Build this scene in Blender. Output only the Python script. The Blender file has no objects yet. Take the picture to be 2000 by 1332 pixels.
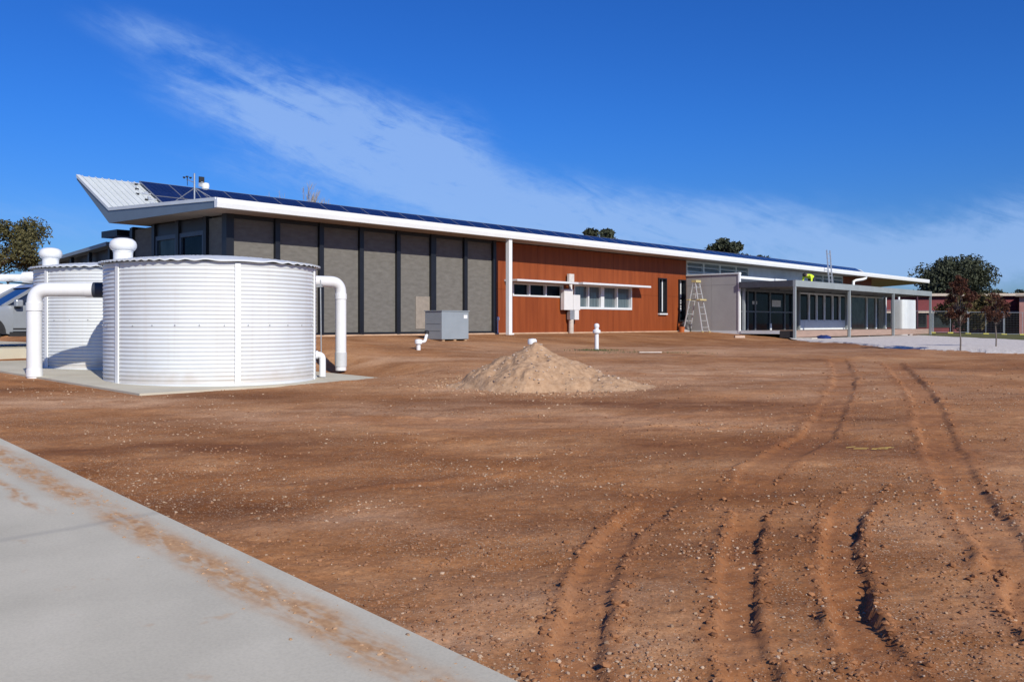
import bpy, bmesh, math, random
import numpy as np
from mathutils import Vector, Matrix
random.seed(7); np.random.seed(7)
R = math.radians
sc = bpy.context.scene
COL = sc.collection

# ------------------------------------------------------------------ camera
ZC = 1.80                       # eye height above the datum; z values below are given relative to the eye (add ZC)
cam_d = bpy.data.cameras.new('camera'); cam = bpy.data.objects.new('camera', cam_d); COL.objects.link(cam)
cam.location = (0, 0, ZC); cam.rotation_euler = (R(90), 0, 0)
cam_d.sensor_width = 23.6; cam_d.lens = 23.6 * 1733 / 2000; cam_d.shift_y = -0.017
cam_d.clip_start = 0.1; cam_d.clip_end = 5000
sc.camera = cam

# ------------------------------------------------------------------ world
SUN_AZ, SUN_EL = 150.0, 32.5
w = bpy.data.worlds.new('World'); sc.world = w; w.use_nodes = True
nt = w.node_tree; N = nt.nodes; L = nt.links; N.clear()
def nd(t, **k):
    n = N.new(t)
    for a, b in k.items(): setattr(n, a, b)
    return n
def mth(op, a, b=None, c=None):
    n = nd('ShaderNodeMath', operation=op)
    for i, q in enumerate((a, b, c)):
        if q is None: continue
        if isinstance(q, (int, float)): n.inputs[i].default_value = q
        else: L.new(q, n.inputs[i])
    return n.outputs[0]
sky = nd('ShaderNodeTexSky', sky_type='NISHITA'); sky.sun_disc = False
sky.sun_elevation = R(SUN_EL); sky.sun_rotation = R(SUN_AZ)
sky.altitude = 200; sky.air_density = 1.0; sky.dust_density = 0.25; sky.ozone_density = 2.2
tc = nd('ShaderNodeTexCoord'); sp = nd('ShaderNodeSeparateXYZ'); L.new(tc.outputs['Generated'], sp.inputs[0])
X, Y, Z = sp.outputs
az = mth('ARCTAN2', X, Y); el = mth('ARCSINE', Z)          # radians
azd = mth('MULTIPLY', az, 57.2958); eld = mth('MULTIPLY', el, 57.2958)
def bank(a0, e0, ang, la, lb, amp):                        # a soft oblong bank of high cloud at a compass direction
    da = mth('SUBTRACT', azd, a0); de = mth('SUBTRACT', eld, e0)
    c, s = math.cos(R(ang)), math.sin(R(ang))
    p = mth('ADD', mth('MULTIPLY', da, c / la), mth('MULTIPLY', de, s / la))
    q = mth('ADD', mth('MULTIPLY', da, -s / lb), mth('MULTIPLY', de, c / lb))
    r2 = mth('ADD', mth('MULTIPLY', p, p), mth('MULTIPLY', q, q))
    return mth('MULTIPLY', mth('EXPONENT', mth('MULTIPLY', r2, -1.0)), amp)
banks = [bank(-15.5, 13.4, -14, 6.5, 2.5, 1.0), bank(-9.5, 11.3, -13, 7.0, 3.2, 1.0), bank(-4.6, 11.2, -8, 3.0, 2.2, .7), bank(-3.5, 8.4, -17, 8.0, 2.4, .8), bank(4.0, 6.6, -8, 7, 2.4, .95), bank(13.5, 5.6, -3, 8, 2.2, 1.25),
         bank(30, 5.0, 10, 6, 2.6, .9), bank(-26, 5.6, -5, 8, 1.5, .35), bank(-22.5, 16.9, -8, 3.5, 1.1, .5), bank(23, 3.4, 3, 9, 1.8, .9), bank(-17, 9.2, -8, 6, 1.0, .3),
         bank(-50, 9, -8, 14, 4, .8), bank(60, 10, 10, 16, 4, .8), bank(120, 14, -8, 20, 5, .7), bank(-120, 12, 6, 20, 5, .7)]
tot = banks[0]
for b in banks[1:]: tot = mth('ADD', tot, b)
def cl_noise(ang, sx, sy, scale, detail, rough, dist, seed):
    c, s = math.cos(R(ang)), math.sin(R(ang))
    p = mth('ADD', mth('MULTIPLY', azd, c * sx), mth('MULTIPLY', eld, s * sx))
    q = mth('ADD', mth('MULTIPLY', azd, -s * sy), mth('MULTIPLY', eld, c * sy))
    cb = nd('ShaderNodeCombineXYZ'); L.new(p, cb.inputs[0]); L.new(q, cb.inputs[1]); cb.inputs[2].default_value = seed
    n = nd('ShaderNodeTexNoise'); n.inputs['Scale'].default_value = scale; n.inputs['Detail'].default_value = detail
    n.inputs['Roughness'].default_value = rough; n.inputs['Distortion'].default_value = dist
    L.new(cb.outputs[0], n.inputs['Vector']); return n.outputs['Fac']
n1 = cl_noise(-18, .07, .22, 1.0, 9, .62, .9, 3.1)
n2 = cl_noise(-20, .16, .9, 1.0, 10, .66, .9, 7.7)
n3 = cl_noise(-10, .45, .8, 1.0, 9, .66, .5, 1.3)
nn = mth('ADD', mth('ADD', mth('MULTIPLY', n1, .40), mth('MULTIPLY', n2, .34)), mth('MULTIPLY', n3, .26))
ed = mth('MULTIPLY', mth('SUBTRACT', nn, .5), 2.6)
den = mth('SUBTRACT', mth('MULTIPLY', tot, mth('ADD', mth('MULTIPLY', ed, 2.1), .95)), .08)
mr = nd('ShaderNodeMapRange', interpolation_type='SMOOTHSTEP'); mr.inputs['From Min'].default_value = 0.0; mr.inputs['From Max'].default_value = 1.35
L.new(den, mr.inputs['Value']); cfac = mth('MULTIPLY', mr.outputs[0], .66)
hs = nd('ShaderNodeHueSaturation'); hs.inputs['Saturation'].default_value = 1.22; hs.inputs['Hue'].default_value = 0.505; hs.inputs['Value'].default_value = 1.0
L.new(sky.outputs[0], hs.inputs['Color'])
gn = nd('ShaderNodeMix', data_type='RGBA', blend_type='MULTIPLY'); gn.inputs['Factor'].default_value = 1.0; L.new(hs.outputs[0], gn.inputs['A']); gmr = nd('ShaderNodeMapRange', interpolation_type='SMOOTHSTEP'); gmr.inputs['From Min'].default_value = -1.; gmr.inputs['From Max'].default_value = 14.; L.new(eld, gmr.inputs['Value'])
gmx = nd('ShaderNodeMix', data_type='RGBA'); L.new(gmr.outputs[0], gmx.inputs['Factor']); gmx.inputs['A'].default_value = (.36, .56, 1.02, 1); gmx.inputs['B'].default_value = (.27, .71, 1.38, 1); L.new(gmx.outputs['Result'], gn.inputs['B'])   # the camera's deep-blue rendering of a clear sky
mx = nd('ShaderNodeMix', data_type='RGBA'); L.new(cfac, mx.inputs['Factor']); L.new(gn.outputs['Result'], mx.inputs['A']); mx.inputs['B'].default_value = (4.1, 6.3, 10.6, 1)
bg = nd('ShaderNodeBackground'); bg.inputs['Strength'].default_value = 0.085; L.new(mx.outputs['Result'], bg.inputs['Color'])
out = nd('ShaderNodeOutputWorld'); L.new(bg.outputs[0], out.inputs['Surface'])

# ------------------------------------------------------------------ sun and exposure
sd = bpy.data.lights.new('sun', 'SUN'); sd.energy = 4.7; sd.angle = R(0.5); sd.color = (1.0, .935, .82)
so = bpy.data.objects.new('sun', sd); COL.objects.link(so)
S = Vector((math.cos(R(SUN_EL)) * math.sin(R(SUN_AZ)), math.cos(R(SUN_EL)) * math.cos(R(SUN_AZ)), math.sin(R(SUN_EL))))
so.rotation_euler = S.to_track_quat('Z', 'Y').to_euler(); so.location = S * 60
vs = sc.view_settings; vs.view_transform = 'Standard'; vs.look = 'None'; vs.exposure = 0.0; vs.gamma = 1.0; vs.use_curve_mapping = False

# ------------------------------------------------------------------ helpers
D1 = np.array([.668, .744]); D1 /= np.linalg.norm(D1); D2 = np.array([-D1[1], D1[0]])
TH = math.atan2(D1[1], D1[0])                                # the building's long axis
def W(u, v): p = D1 * u + D2 * v; return float(p[0]), float(p[1])
def UV(x, y): return x * D1[0] + y * D1[1], x * D2[0] + y * D2[1]

MATS = {}
def mat(name, col, rough=.6, metal=0., var=.12, scale=6., bump=0., bscale=40., col2=None, spec=.5, stretch=(1, 1, 1), contrast=(.35, .65)):
    if name in MATS: return MATS[name]
    m = bpy.data.materials.new(name); m.use_nodes = True; t = m.node_tree; b = t.nodes['Principled BSDF']
    b.inputs['Roughness'].default_value = rough; b.inputs['Metallic'].default_value = metal; b.inputs['Specular IOR Level'].default_value = spec
    c = t.nodes.new('ShaderNodeTexCoord'); mp = t.nodes.new('ShaderNodeMapping'); mp.inputs['Scale'].default_value = stretch
    t.links.new(c.outputs['Object'], mp.inputs['Vector'])
    n = t.nodes.new('ShaderNodeTexNoise'); n.inputs['Scale'].default_value = scale; n.inputs['Detail'].default_value = 6; n.inputs['Roughness'].default_value = .6
    t.links.new(mp.outputs[0], n.inputs['Vector'])
    r = t.nodes.new('ShaderNodeValToRGB'); e = r.color_ramp.elements
    lo = tuple(q * (1 - var) for q in col); hi = tuple(min(1, q * (1 + var)) for q in col)
    if col2: lo, hi = col, col2
    e[0].position, e[1].position = contrast; e[0].color = (*lo, 1); e[1].color = (*hi, 1)
    t.links.new(n.outputs['Fac'], r.inputs['Fac']); t.links.new(r.outputs['Color'], b.inputs['Base Color'])
    if bump:
        n2 = t.nodes.new('ShaderNodeTexNoise'); n2.inputs['Scale'].default_value = bscale; n2.inputs['Detail'].default_value = 5
        t.links.new(mp.outputs[0], n2.inputs['Vector'])
        bp = t.nodes.new('ShaderNodeBump'); bp.inputs['Strength'].default_value = bump; bp.inputs['Distance'].default_value = .02
        t.links.new(n2.outputs['Fac'], bp.inputs['Height']); t.links.new(bp.outputs[0], b.inputs['Normal'])
    MATS[name] = m; return m

class MB:
    def __init__(s): s.v = []; s.f = []
    def add(s, v, f):
        k = len(s.v); s.v += [tuple(q) for q in v]; s.f += [tuple(i + k for i in q) for q in f]; return s
    def box(s, x0, x1, y0, y1, z0, z1):
        return s.add([(x0, y0, z0), (x1, y0, z0), (x1, y1, z0), (x0, y1, z0), (x0, y0, z1), (x1, y0, z1), (x1, y1, z1), (x0, y1, z1)],
                     [(3, 2, 1, 0), (4, 5, 6, 7), (0, 1, 5, 4), (1, 2, 6, 5), (2, 3, 7, 6), (3, 0, 4, 7)])
    def prism(s, poly, axis, a0, a1):        # poly: 2D points; extruded along axis from a0 to a1
        n = len(poly)
        def P(p, a): return {'x': (a, p[0], p[1]), 'y': (p[0], a, p[1]), 'z': (p[0], p[1], a)}[axis]
        v = [P(p, a0) for p in poly] + [P(p, a1) for p in poly]
        f = [tuple(range(n - 1, -1, -1)), tuple(range(n, 2 * n))] + [(i, (i + 1) % n, n + (i + 1) % n, n + i) for i in range(n)]
        return s.add(v, f)
    def tube(s, pts, r, n=10, cap=True, r2=None):
        pts = [Vector(p) for p in pts]; m = len(pts); rs = [r + ((r if r2 is None else r2) - r) * i / max(1, m - 1) for i in range(m)] if not isinstance(r, (list, tuple)) else list(r)
        vv = []; ff = []; up = None
        for i, p in enumerate(pts):
            d = (pts[min(i + 1, m - 1)] - pts[max(i - 1, 0)]).normalized()
            if up is None: up = Vector((0, 0, 1)) if abs(d.z) < .9 else Vector((1, 0, 0))
            a = d.cross(up)
            if a.length < 1e-5: a = d.cross(Vector((.3, .7, .2)))
            a.normalize(); b = a.cross(d).normalized(); up = b
            for j in range(n):
                t = 2 * math.pi * j / n; vv.append(p + a * math.cos(t) * rs[i] + b * math.sin(t) * rs[i])
        for i in range(m - 1):
            for j in range(n): ff.append((i * n + j, i * n + (j + 1) % n, (i + 1) * n + (j + 1) % n, (i + 1) * n + j))
        if cap: ff += [tuple(range(n - 1, -1, -1)), tuple(range((m - 1) * n, m * n))]
        return s.add(vv, ff)
    def bar(s, a, b, w_, h_=None):          # rectangular bar between two points
        a = Vector(a); b = Vector(b); h_ = h_ or w_; d = (b - a).normalized()
        q = Vector((0, 0, 1)) if abs(d.z) < .95 else Vector((0, 1, 0))
        x = d.cross(q).normalized() * w_ / 2; y = x.cross(d).normalized() * h_ / 2
        v = [a - x - y, a + x - y, a + x + y, a - x + y, b - x - y, b + x - y, b + x + y, b - x + y]
        return s.add(v, [(3, 2, 1, 0), (4, 5, 6, 7), (0, 1, 5, 4), (1, 2, 6, 5), (2, 3, 7, 6), (3, 0, 4, 7)])
    def lathe(s, prof, cx=0, cy=0, cz=0, n=24):
        m = len(prof); v = []
        for r_, z in prof:
            for j in range(n):
                t = 2 * math.pi * j / n; v.append((cx + r_ * math.cos(t), cy + r_ * math.sin(t), cz + z))
        f = [(i * n + j, i * n + (j + 1) % n, (i + 1) * n + (j + 1) % n, (i + 1) * n + j) for i in range(m - 1) for j in range(n)]
        f += [tuple(range(n - 1, -1, -1)), tuple(range((m - 1) * n, m * n))]
        return s.add(v, f)
    def mesh(s, name, m=None, smooth=False, bevel=0):
        me = bpy.data.meshes.new(name); me.from_pydata(s.v, [], s.f)
        bm = bmesh.new(); bm.from_mesh(me); bmesh.ops.recalc_face_normals(bm, faces=bm.faces)
        if bevel: bmesh.ops.bevel(bm, geom=[e for e in bm.edges if len(e.link_faces) == 2 and e.calc_face_angle(0) > .6], offset=bevel, segments=2, affect='EDGES', profile=.5)
        bm.to_mesh(me); bm.free()
        if smooth:
            me.polygons.foreach_set('use_smooth', [True] * len(me.polygons)); me.set_sharp_from_angle(angle=R(38))
        if m: me.materials.append(m)
        return me
    def build(s, name, m, parent=None, smooth=False, bevel=0, loc=None):
        return link(name, s.mesh(name, m, smooth, bevel), parent, loc)
def link(name, me, parent=None, loc=None):
    o = bpy.data.objects.new(name, me); COL.objects.link(o)
    if parent: o.parent = parent
    if loc: o.location = loc
    return o
def tag(o, label=None, cat=None, group=None, kind=None):
    if label: o['label'] = label
    if cat: o['category'] = cat
    if group: o['group'] = group
    if kind: o['kind'] = kind
    return o
def empty(name, loc, rz=0.):
    o = bpy.data.objects.new(name, None); COL.objects.link(o); o.location = loc; o.rotation_euler = (0, 0, rz); o.empty_display_size = .3
    return o
def np_mesh(name, v, f, m, smooth=True):
    me = bpy.data.meshes.new(name); v = np.asarray(v, np.float32); f = np.asarray(f, np.int32); k = f.shape[1]
    me.vertices.add(len(v)); me.vertices.foreach_set('co', v.ravel())
    me.loops.add(f.size); me.loops.foreach_set('vertex_index', f.ravel())
    me.polygons.add(len(f)); me.polygons.foreach_set('loop_start', np.arange(0, f.size, k, dtype=np.int32)); me.polygons.foreach_set('loop_total', np.full(len(f), k, np.int32))
    me.polygons.foreach_set('use_smooth', np.full(len(f), smooth, bool))
    me.update(calc_edges=True); me.validate()
    if m: me.materials.append(m)
    return me

# numpy value noise
def vnoise(x, y, seed=0):
    xi = np.floor(x).astype(np.int64); yi = np.floor(y).astype(np.int64); xf = x - xi; yf = y - yi
    def h(a, b):
        n = (a * 374761393 + b * 668265263 + seed * 1442695041) & 0xffffffff
        n = ((n ^ (n >> 13)) * 1274126177) & 0xffffffff
        return ((n ^ (n >> 16)) & 0xffff) / 65535.
    sx = xf * xf * (3 - 2 * xf); sy = yf * yf * (3 - 2 * yf)
    return (h(xi, yi) * (1 - sx) + h(xi + 1, yi) * sx) * (1 - sy) + (h(xi, yi + 1) * (1 - sx) + h(xi + 1, yi + 1) * sx) * sy
def fbm(x, y, o=4, seed=0):
    a = .5; t = 0; s = 0
    for i in range(o): t = t + a * vnoise(x * 2 ** i, y * 2 ** i, seed + i * 17); s += a; a *= .5
    return t / s
def ss(a, b, x):
    t = np.clip((x - a) / (b - a), 0, 1); return t * t * (3 - 2 * t)

# ------------------------------------------------------------------ the lie of the land
PU0, PU1, PV0, PV1 = 6.63, 11.85, 14.02, 23.6                 # tank slab, in building axes
def padz(v): return -1.076 + .0233 * (v - 16.26)
E1 = np.array([-.03, 4.01]); EE = np.array([-.6902, .7236]); EN = np.array([-.7236, -.6902])   # edge of the concrete path
def terr(x, y):
    a = -1.81 + .048 * y; b = -.68; k = .12
    h = np.clip(.5 + .5 * (b - a) / k, 0, 1); base = b * (1 - h) + a * h - k * h * (1 - h)
    u, v = UV(x, y)
    z = base + .31 * ss(15, 20.2, v) * ss(10.5, 13, u) * (1 - ss(36, 40, u))
    z = z - .35 * ss(26, 45, x) * ss(30, 50, y)
    du = np.maximum(np.maximum(PU0 - u, u - PU1), 0); dv = np.maximum(np.maximum(PV0 - v, v - PV1), 0); d = np.hypot(du, dv)
    k = 1 - ss(.05, 1.3, d)
    return z * (1 - k) + (padz(np.clip(v, PV0, PV1)) - .035) * k
TRACKS = [  # polyline, half width, depth, ridge height, fade at start, fade at end
 ([(3.2, 7.9), (2.47, 6.66), (2.18, 5.91), (2.0, 5.3), (1.84, 4.75), (1.78, 4.36), (1.75, 4.0), (1.75, 3.0)], .14, .065, .05, 1.3, .3),
 ([(1.45, 7.7), (.96, 6.8), (.77, 6.39), (.58, 5.75), (.45, 5.1), (.35, 4.6), (.28, 4.0), (.22, 3.0)], .15, .035, .036, 1.2, .3),
 ([(1.97, 7.2), (1.6, 6.2), (1.42, 5.6), (1.2, 4.7), (1.1, 4.2), (1.1, 3.0)], .13, .035, .038, .8, .3),
 ([(7.6, 20.75), (6.25, 16.6), (5.06, 13.7), (4.05, 11.5), (3.6, 10.4), (2.9, 9.3), (2.2, 8.1), (1.95, 7.2)], .20, .023, .022, .5, 1.0),
 ([(8.58, 20.1), (6.9, 15.2), (6.0, 12.75), (4.75, 9.9), (4.05, 8.1), (3.6, 6.8), (3.25, 5.7), (2.95, 5.1)], .20, .031, .027, .8, .5),
 ([(3.35, 5.7), (2.9, 5.05), (2.72, 4.5), (2.7, 3.2)], .13, .05, .05, .5, .2),
 ([(-1.9, 7.4), (-1.2, 7.75), (-.5, 8.08), (.3, 8.4)], .07, -.012, .02, .8, .5),
 ([(7.0, 13.9), (4.0, 12.3), (1.8, 11.6), (-1.0, 11.3), (-4, 11.9)], .22, .012, .022, 1, 2),
 ([(5.2, 12.6), (2.6, 11.0), (.2, 10.5), (-3, 10.7)], .2, .01, .022, 1, 2),
 ([(8.0, 17.2), (4.5, 16.6), (1.5, 17.2), (-1.5, 18.6)], .25, .012, .02, 1, 2)]
def tracks(x, y):
    z = np.zeros_like(x); fresh = np.zeros_like(x)
    for ti, (pl, hw, dep, rid, f0, f1) in enumerate(TRACKS):
        pl = np.array(pl); lo = pl.min(0) - .8; hi = pl.max(0) + .8
        m = (x > lo[0]) & (x < hi[0]) & (y > lo[1]) & (y < hi[1])
        if not m.any(): continue
        px, py = x[m], y[m]
        # smooth the polyline
        for _ in range(2):
            q = [pl[0]]
            for a, b in zip(pl[:-1], pl[1:]): q += [a * .75 + b * .25, a * .25 + b * .75]
            pl = np.array(q + [pl[-1]])
        seg = np.diff(pl, axis=0); ln = np.hypot(seg[:, 0], seg[:, 1]); cum = np.concatenate([[0], np.cumsum(ln)]); tot_ = cum[-1]
        best = np.full(px.shape, 9.); bs = np.zeros_like(px); bt = np.zeros_like(px)
        for i in range(len(seg)):
            t = np.clip(((px - pl[i, 0]) * seg[i, 0] + (py - pl[i, 1]) * seg[i, 1]) / (ln[i] ** 2 + 1e-9), 0, 1)
            dx = px - pl[i, 0] - t * seg[i, 0]; dy = py - pl[i, 1] - t * seg[i, 1]; d = np.hypot(dx, dy); k = d < best
            best[k] = d[k]; bs[k] = np.sign(dx * seg[i, 1] - dy * seg[i, 0])[k]; bt[k] = (cum[i] + t * ln[i])[k]
        side = bs
        hwn = hw * (1 + .34 * (fbm(bt * 2.5 + side * 31, bt * 0 + ti * 9.1, 4, 5) - .5) * 2)
        s = best / hwn; fade = ss(0, f0, bt) * ss(0, f1, tot_ - bt)
        clump = np.clip(fbm(px * 9, py * 9, 3, 40 + ti) * 1.8 - .35, 0, 1.4); run = np.clip(fbm(bt * 1.5 + side * 17, bt * 0 + ti * 3.3, 3, 11) * 3.4 - 1.15, .05, 1.25)
        floor_ = -dep * (1 - ss(.74, 1.02 - .1 * np.clip(run, 0, 1), s)) * np.clip(fbm(bt * 1.0, bt * 0 + ti * 5.7, 3, 77) * 2.2 - .38, .3, 1.15)
        ridge = rid * .62 * np.exp(-((s - 1.14) / .20) ** 2) * clump * run * 1.4
        lug = .004 * np.sin(bt * 42 + side * 1.2) * (1 - ss(.6, .9, s)) * (dep > .03)
        z[m] += (floor_ + ridge + lug) * fade
        fresh[m] = np.maximum(fresh[m], fade * (1 - ss(1.2, 1.9, s)) * min(1, abs(dep) * 22 + .15))
    return z, fresh
def on_path(x, y): return (x - E1[0]) * EN[0] + (y - E1[1]) * EN[1]
def height(x, y):
    z = terr(x, y); u, v = UV(x, y)
    near = 1 - ss(14, 40, y)
    offp = ss(-.16, .2, -on_path(x, y)); du = np.maximum(np.maximum(PU0 - u, u - PU1), 0); dv = np.maximum(np.maximum(PV0 - v, v - PV1), 0)
    off = offp * ss(0, .5, np.hypot(du, dv)) * (.35 + .65 * ss(.2, 1.5, 21 - v))
    n = (fbm(x * .55, y * .8, 3, 1) - .5) * .07 + (fbm(x * 2.2, y * 3.2, 4, 2) - .5) * .035
    n += (np.abs(fbm(x * 7, y * 7, 4, 3) - .5) * -.03 + .006) * near + (fbm(x * 22, y * 22, 2, 4) - .5) * .012 * near
    t, fr = tracks(x, y)
    inp = on_path(x, y); lipn = fbm(x * 3.1, y * 3.1, 4, 211)
    t = t + .05 * np.exp(-(inp / .13) ** 2) * np.clip(lipn * 2.4 - .85, 0, 1) * (inp < .3); inp = inp - .09 * np.clip(lipn * 2.4 - .95, 0, 1)
    dig = -.09 * ss(.0, .04, inp) * (1 - ss(3.9, 4.1, inp))
    return z + n * off + t * offp + dig, fr

def spacing(a, b, s0, s1):           # growing steps from a to b
    o = [a]; sgn = 1 if b > a else -1; L_ = abs(b - a)
    while abs(o[-1] - a) < L_:
        t = abs(o[-1] - a) / L_; o.append(o[-1] + sgn * (s0 + (s1 - s0) * t))
    o[-1] = b; return o
ys = sorted(set(spacing(2.4, -14, .03, 1.5) + spacing(2.4, 9, .026, .026) + spacing(9, 26, .026, .1) + spacing(26, 70, .11, .9) + spacing(70, 1800, 1.2, 160)))
xp = spacing(0, 6, .031, .031) + spacing(6, 15, .031, .1) + spacing(15, 60, .12, 1.2) + spacing(60, 1800, 1.5, 200)
xs = sorted(set([-q for q in xp] + xp))
GX, GY = np.meshgrid(np.array(xs), np.array(ys)); gx, gy = GX.ravel(), GY.ravel()
gz, fresh = height(gx, gy)
nx, ny = len(xs), len(ys)
idx = np.arange(nx * ny).reshape(ny, nx)
faces = np.stack([idx[:-1, :-1], idx[:-1, 1:], idx[1:, 1:], idx[1:, :-1]], -1).reshape(-1, 4)

def dirt_mat():
    m = bpy.data.materials.new('site_dirt'); m.use_nodes = True; t = m.node_tree; b = t.nodes['Principled BSDF']; b.inputs['Roughness'].default_value = .95; b.inputs['Specular IOR Level'].default_value = .15
    A = lambda k: t.nodes.new(k); K = t.links.new
    c = A('ShaderNodeTexCoord')
    def noise(scale, det, stretch=(1, 1, 1), rough=.6, rot=0):
        mp = A('ShaderNodeMapping'); mp.inputs['Scale'].default_value = stretch; mp.inputs['Rotation'].default_value = (0, 0, rot); K(c.outputs['Object'], mp.inputs['Vector'])
        n = A('ShaderNodeTexNoise'); n.inputs['Scale'].default_value = scale; n.inputs['Detail'].default_value = det; n.inputs['Roughness'].default_value = rough; K(mp.outputs[0], n.inputs['Vector']); return n.outputs['Fac']
    def ramp(f, stops):
        r = A('ShaderNodeValToRGB'); e = r.color_ramp.elements
        while len(e) < len(stops): e.new(.5)
        for q, (p_, col) in zip(e, stops): q.position = p_; q.color = (*col, 1)
        K(f, r.inputs['Fac']); return r.outputs['Color']
    def mix(f, a, b_, mode='MIX'):
        n = A('ShaderNodeMix'); n.data_type = 'RGBA'; n.blend_type = mode
        if isinstance(f, float): n.inputs['Factor'].default_value = f
        else: K(f, n.inputs['Factor'])
        for q, s in ((a, 'A'), (b_, 'B')):
            if isinstance(q, tuple): n.inputs[s].default_value = (*q, 1)
            else: K(q, n.inputs[s])
        return n.outputs['Result']
    base = ramp(noise(.40, 9, (1, 1.6, 1), .66), [(.28, (.165, .064, .022)), (.43, (.265, .116, .044)), (.54, (.365, .178, .078)), (.68, (.50, .288, .15))])
    stre = ramp(noise(.55, 8, (.7, 2.6, 1), .7, .25), [(.30, (.66, .62, .59)), (.52, (1.0, 1.0, 1.0)), (.72, (1.25, 1.25, 1.25))])
    col = mix(.9, base, stre, 'MULTIPLY')
    fine = ramp(noise(30, 8, (1, 1, 1), .75), [(.30, (.50, .47, .45)), (.5, (1, 1, 1)), (.70, (1.45, 1.46, 1.48))])
    col = mix(.7, col, fine, 'MULTIPLY')
    # fine grit: tiny pale and dark grains bedded in the soil
    vo = A('ShaderNodeTexVoronoi'); vo.inputs['Scale'].default_value = 75; K(c.outputs['Object'], vo.inputs['Vector'])
    vc = A('ShaderNodeSeparateColor'); K(vo.outputs['Color'], vc.inputs[0])
    grit = A('ShaderNodeMath'); grit.operation = 'GREATER_THAN'; K(vc.outputs[0], grit.inputs[0]); grit.inputs[1].default_value = .62
    near = A('ShaderNodeMath'); near.operation = 'LESS_THAN'; K(vo.outputs['Distance'], near.inputs[0]); near.inputs[1].default_value = .42
    gm = A('ShaderNodeMath'); gm.operation = 'MULTIPLY'; K(grit.outputs[0], gm.inputs[0]); K(near.outputs[0], gm.inputs[1])
    zone = A('ShaderNodeMapRange'); zone.inputs['From Min'].default_value = .34; zone.inputs['From Max'].default_value = .62; K(noise(.8, 5), zone.inputs['Value'])
    gz_ = A('ShaderNodeMath'); gz_.operation = 'MULTIPLY'; K(gm.outputs[0], gz_.inputs[0]); K(zone.outputs[0], gz_.inputs[1])
    gcol = ramp(vc.outputs[1], [(.1, (.27, .17, .105)), (.6, (.46, .34, .235)), (.95, (.62, .52, .41))])
    col = mix(gz_.outputs[0], col, gcol)
    # sandy fill and damp clay spread about by the machines
    for nm_, amt, cc in (('dust', .9, (.52, .335, .215)), ('damp', .85, (.175, .072, .031))):
        an = A('ShaderNodeAttribute'); an.attribute_name = nm_; am_ = A('ShaderNodeMath'); am_.operation = 'MULTIPLY'; K(an.outputs['Fac'], am_.inputs[0]); am_.inputs[1].default_value = amt
        col = mix(am_.outputs[0], col, mix(.8, cc, fine, 'MULTIPLY'))
    # freshly turned orange soil in the wheel ruts
    at = A('ShaderNodeAttribute'); at.attribute_name = 'fresh'
    fm = A('ShaderNodeMath'); fm.operation = 'MULTIPLY'; K(at.outputs['Fac'], fm.inputs[0]); fm.inputs[1].default_value = .55
    col = mix(fm.outputs[0], col, ramp(noise(5, 5), [(.3, (.24, .095, .040)), (.7, (.37, .17, .075))]))
    col = mix(1.0, col, (.99, .925, .84), 'MULTIPLY')
    K(col, b.inputs['Base Color'])
    h = A('ShaderNodeMath'); h.operation = 'ADD'; K(noise(38, 6), h.inputs[0]); K(gm.outputs[0], h.inputs[1])
    bp = A('ShaderNodeBump'); bp.inputs['Strength'].default_value = .55; bp.inputs['Distance'].default_value = .012; K(h.outputs[0], bp.inputs['Height']); K(bp.outputs[0], b.inputs['Normal'])
    return m
M_dirt = dirt_mat()
ZONES = [(2.5, 17.5, 5.5, 2.2, .8), (3.5, 23.5, 7.0, 2.6, .75), (-.5, 12.4, 4.0, 1.0, .6), (4.5, 6.2, 1.8, .7, .5), (-.2, 4.4, 1.0, .4, .55), (-6.8, 13.2, 2.4, .9, 1.0), (-2.4, 20.4, 2.4, .7, 1.0), (.5, 15.2, 2.3, 1.2, 1.0), (1.6, 11.4, 3.4, .7, .6), (5.0, 14.5, 3.5, 1.6, .5), (-2.6, 12.0, 2.6, .9, .55), (-.9, 6.6, 1.4, .35, .5), (.3, 5.0, .9, .5, .45), (3.0, 4.6, .9, .9, .5), (6.5, 8.6, 2.4, 1.3, .55),
         (-4.0, 9.6, 3.0, .8, -.9), (1.6, 13.0, 3.0, .55, -1.0), (-4.4, 14.3, 1.6, .6, -.7), (-.4, 7.6, 2.6, .6, -.6), (2.6, 9.4, 2.4, .6, -.8), (-4.5, 19.3, 1.8, .9, -.8), (1.0, 6.2, 1.0, .8, -.4)]
dust = np.zeros_like(gx); wet = np.zeros_like(gx); wx_ = gx + (fbm(gx * .9, gy * .9, 3, 301) - .5) * 1.6; wy_ = gy + (fbm(gx * .9, gy * .9, 3, 302) - .5) * 1.2
for (zx, zy, ra, rb, am) in ZONES:
    g = np.exp(-(((wx_ - zx) / ra) ** 2 + ((wy_ - zy) / rb) ** 2)) * abs(am)
    if am > 0: dust = np.maximum(dust, g)
    else: wet = np.maximum(wet, g)
br_ = fbm(gx * 1.7, gy * 4.0, 5, 303); dust = np.clip(dust * (br_ * 2.2 - .2), 0, 1); wet = np.clip(wet * (fbm(gx * 1.3, gy * 3.4, 5, 304) * 2.2 - .2), 0, 1)
me = np_mesh('ground', np.stack([gx, gy, gz + ZC], 1), faces, M_dirt)
a_ = me.attributes.new('fresh', 'FLOAT', 'POINT'); a_.data.foreach_set('value', fresh.astype(np.float32))
for nm_, ar_ in (('dust', dust), ('damp', wet)):
    a_ = me.attributes.new(nm_, 'FLOAT', 'POINT'); a_.data.foreach_set('value', ar_.astype(np.float32))
tag(link('ground', me), kind='structure')

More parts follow.
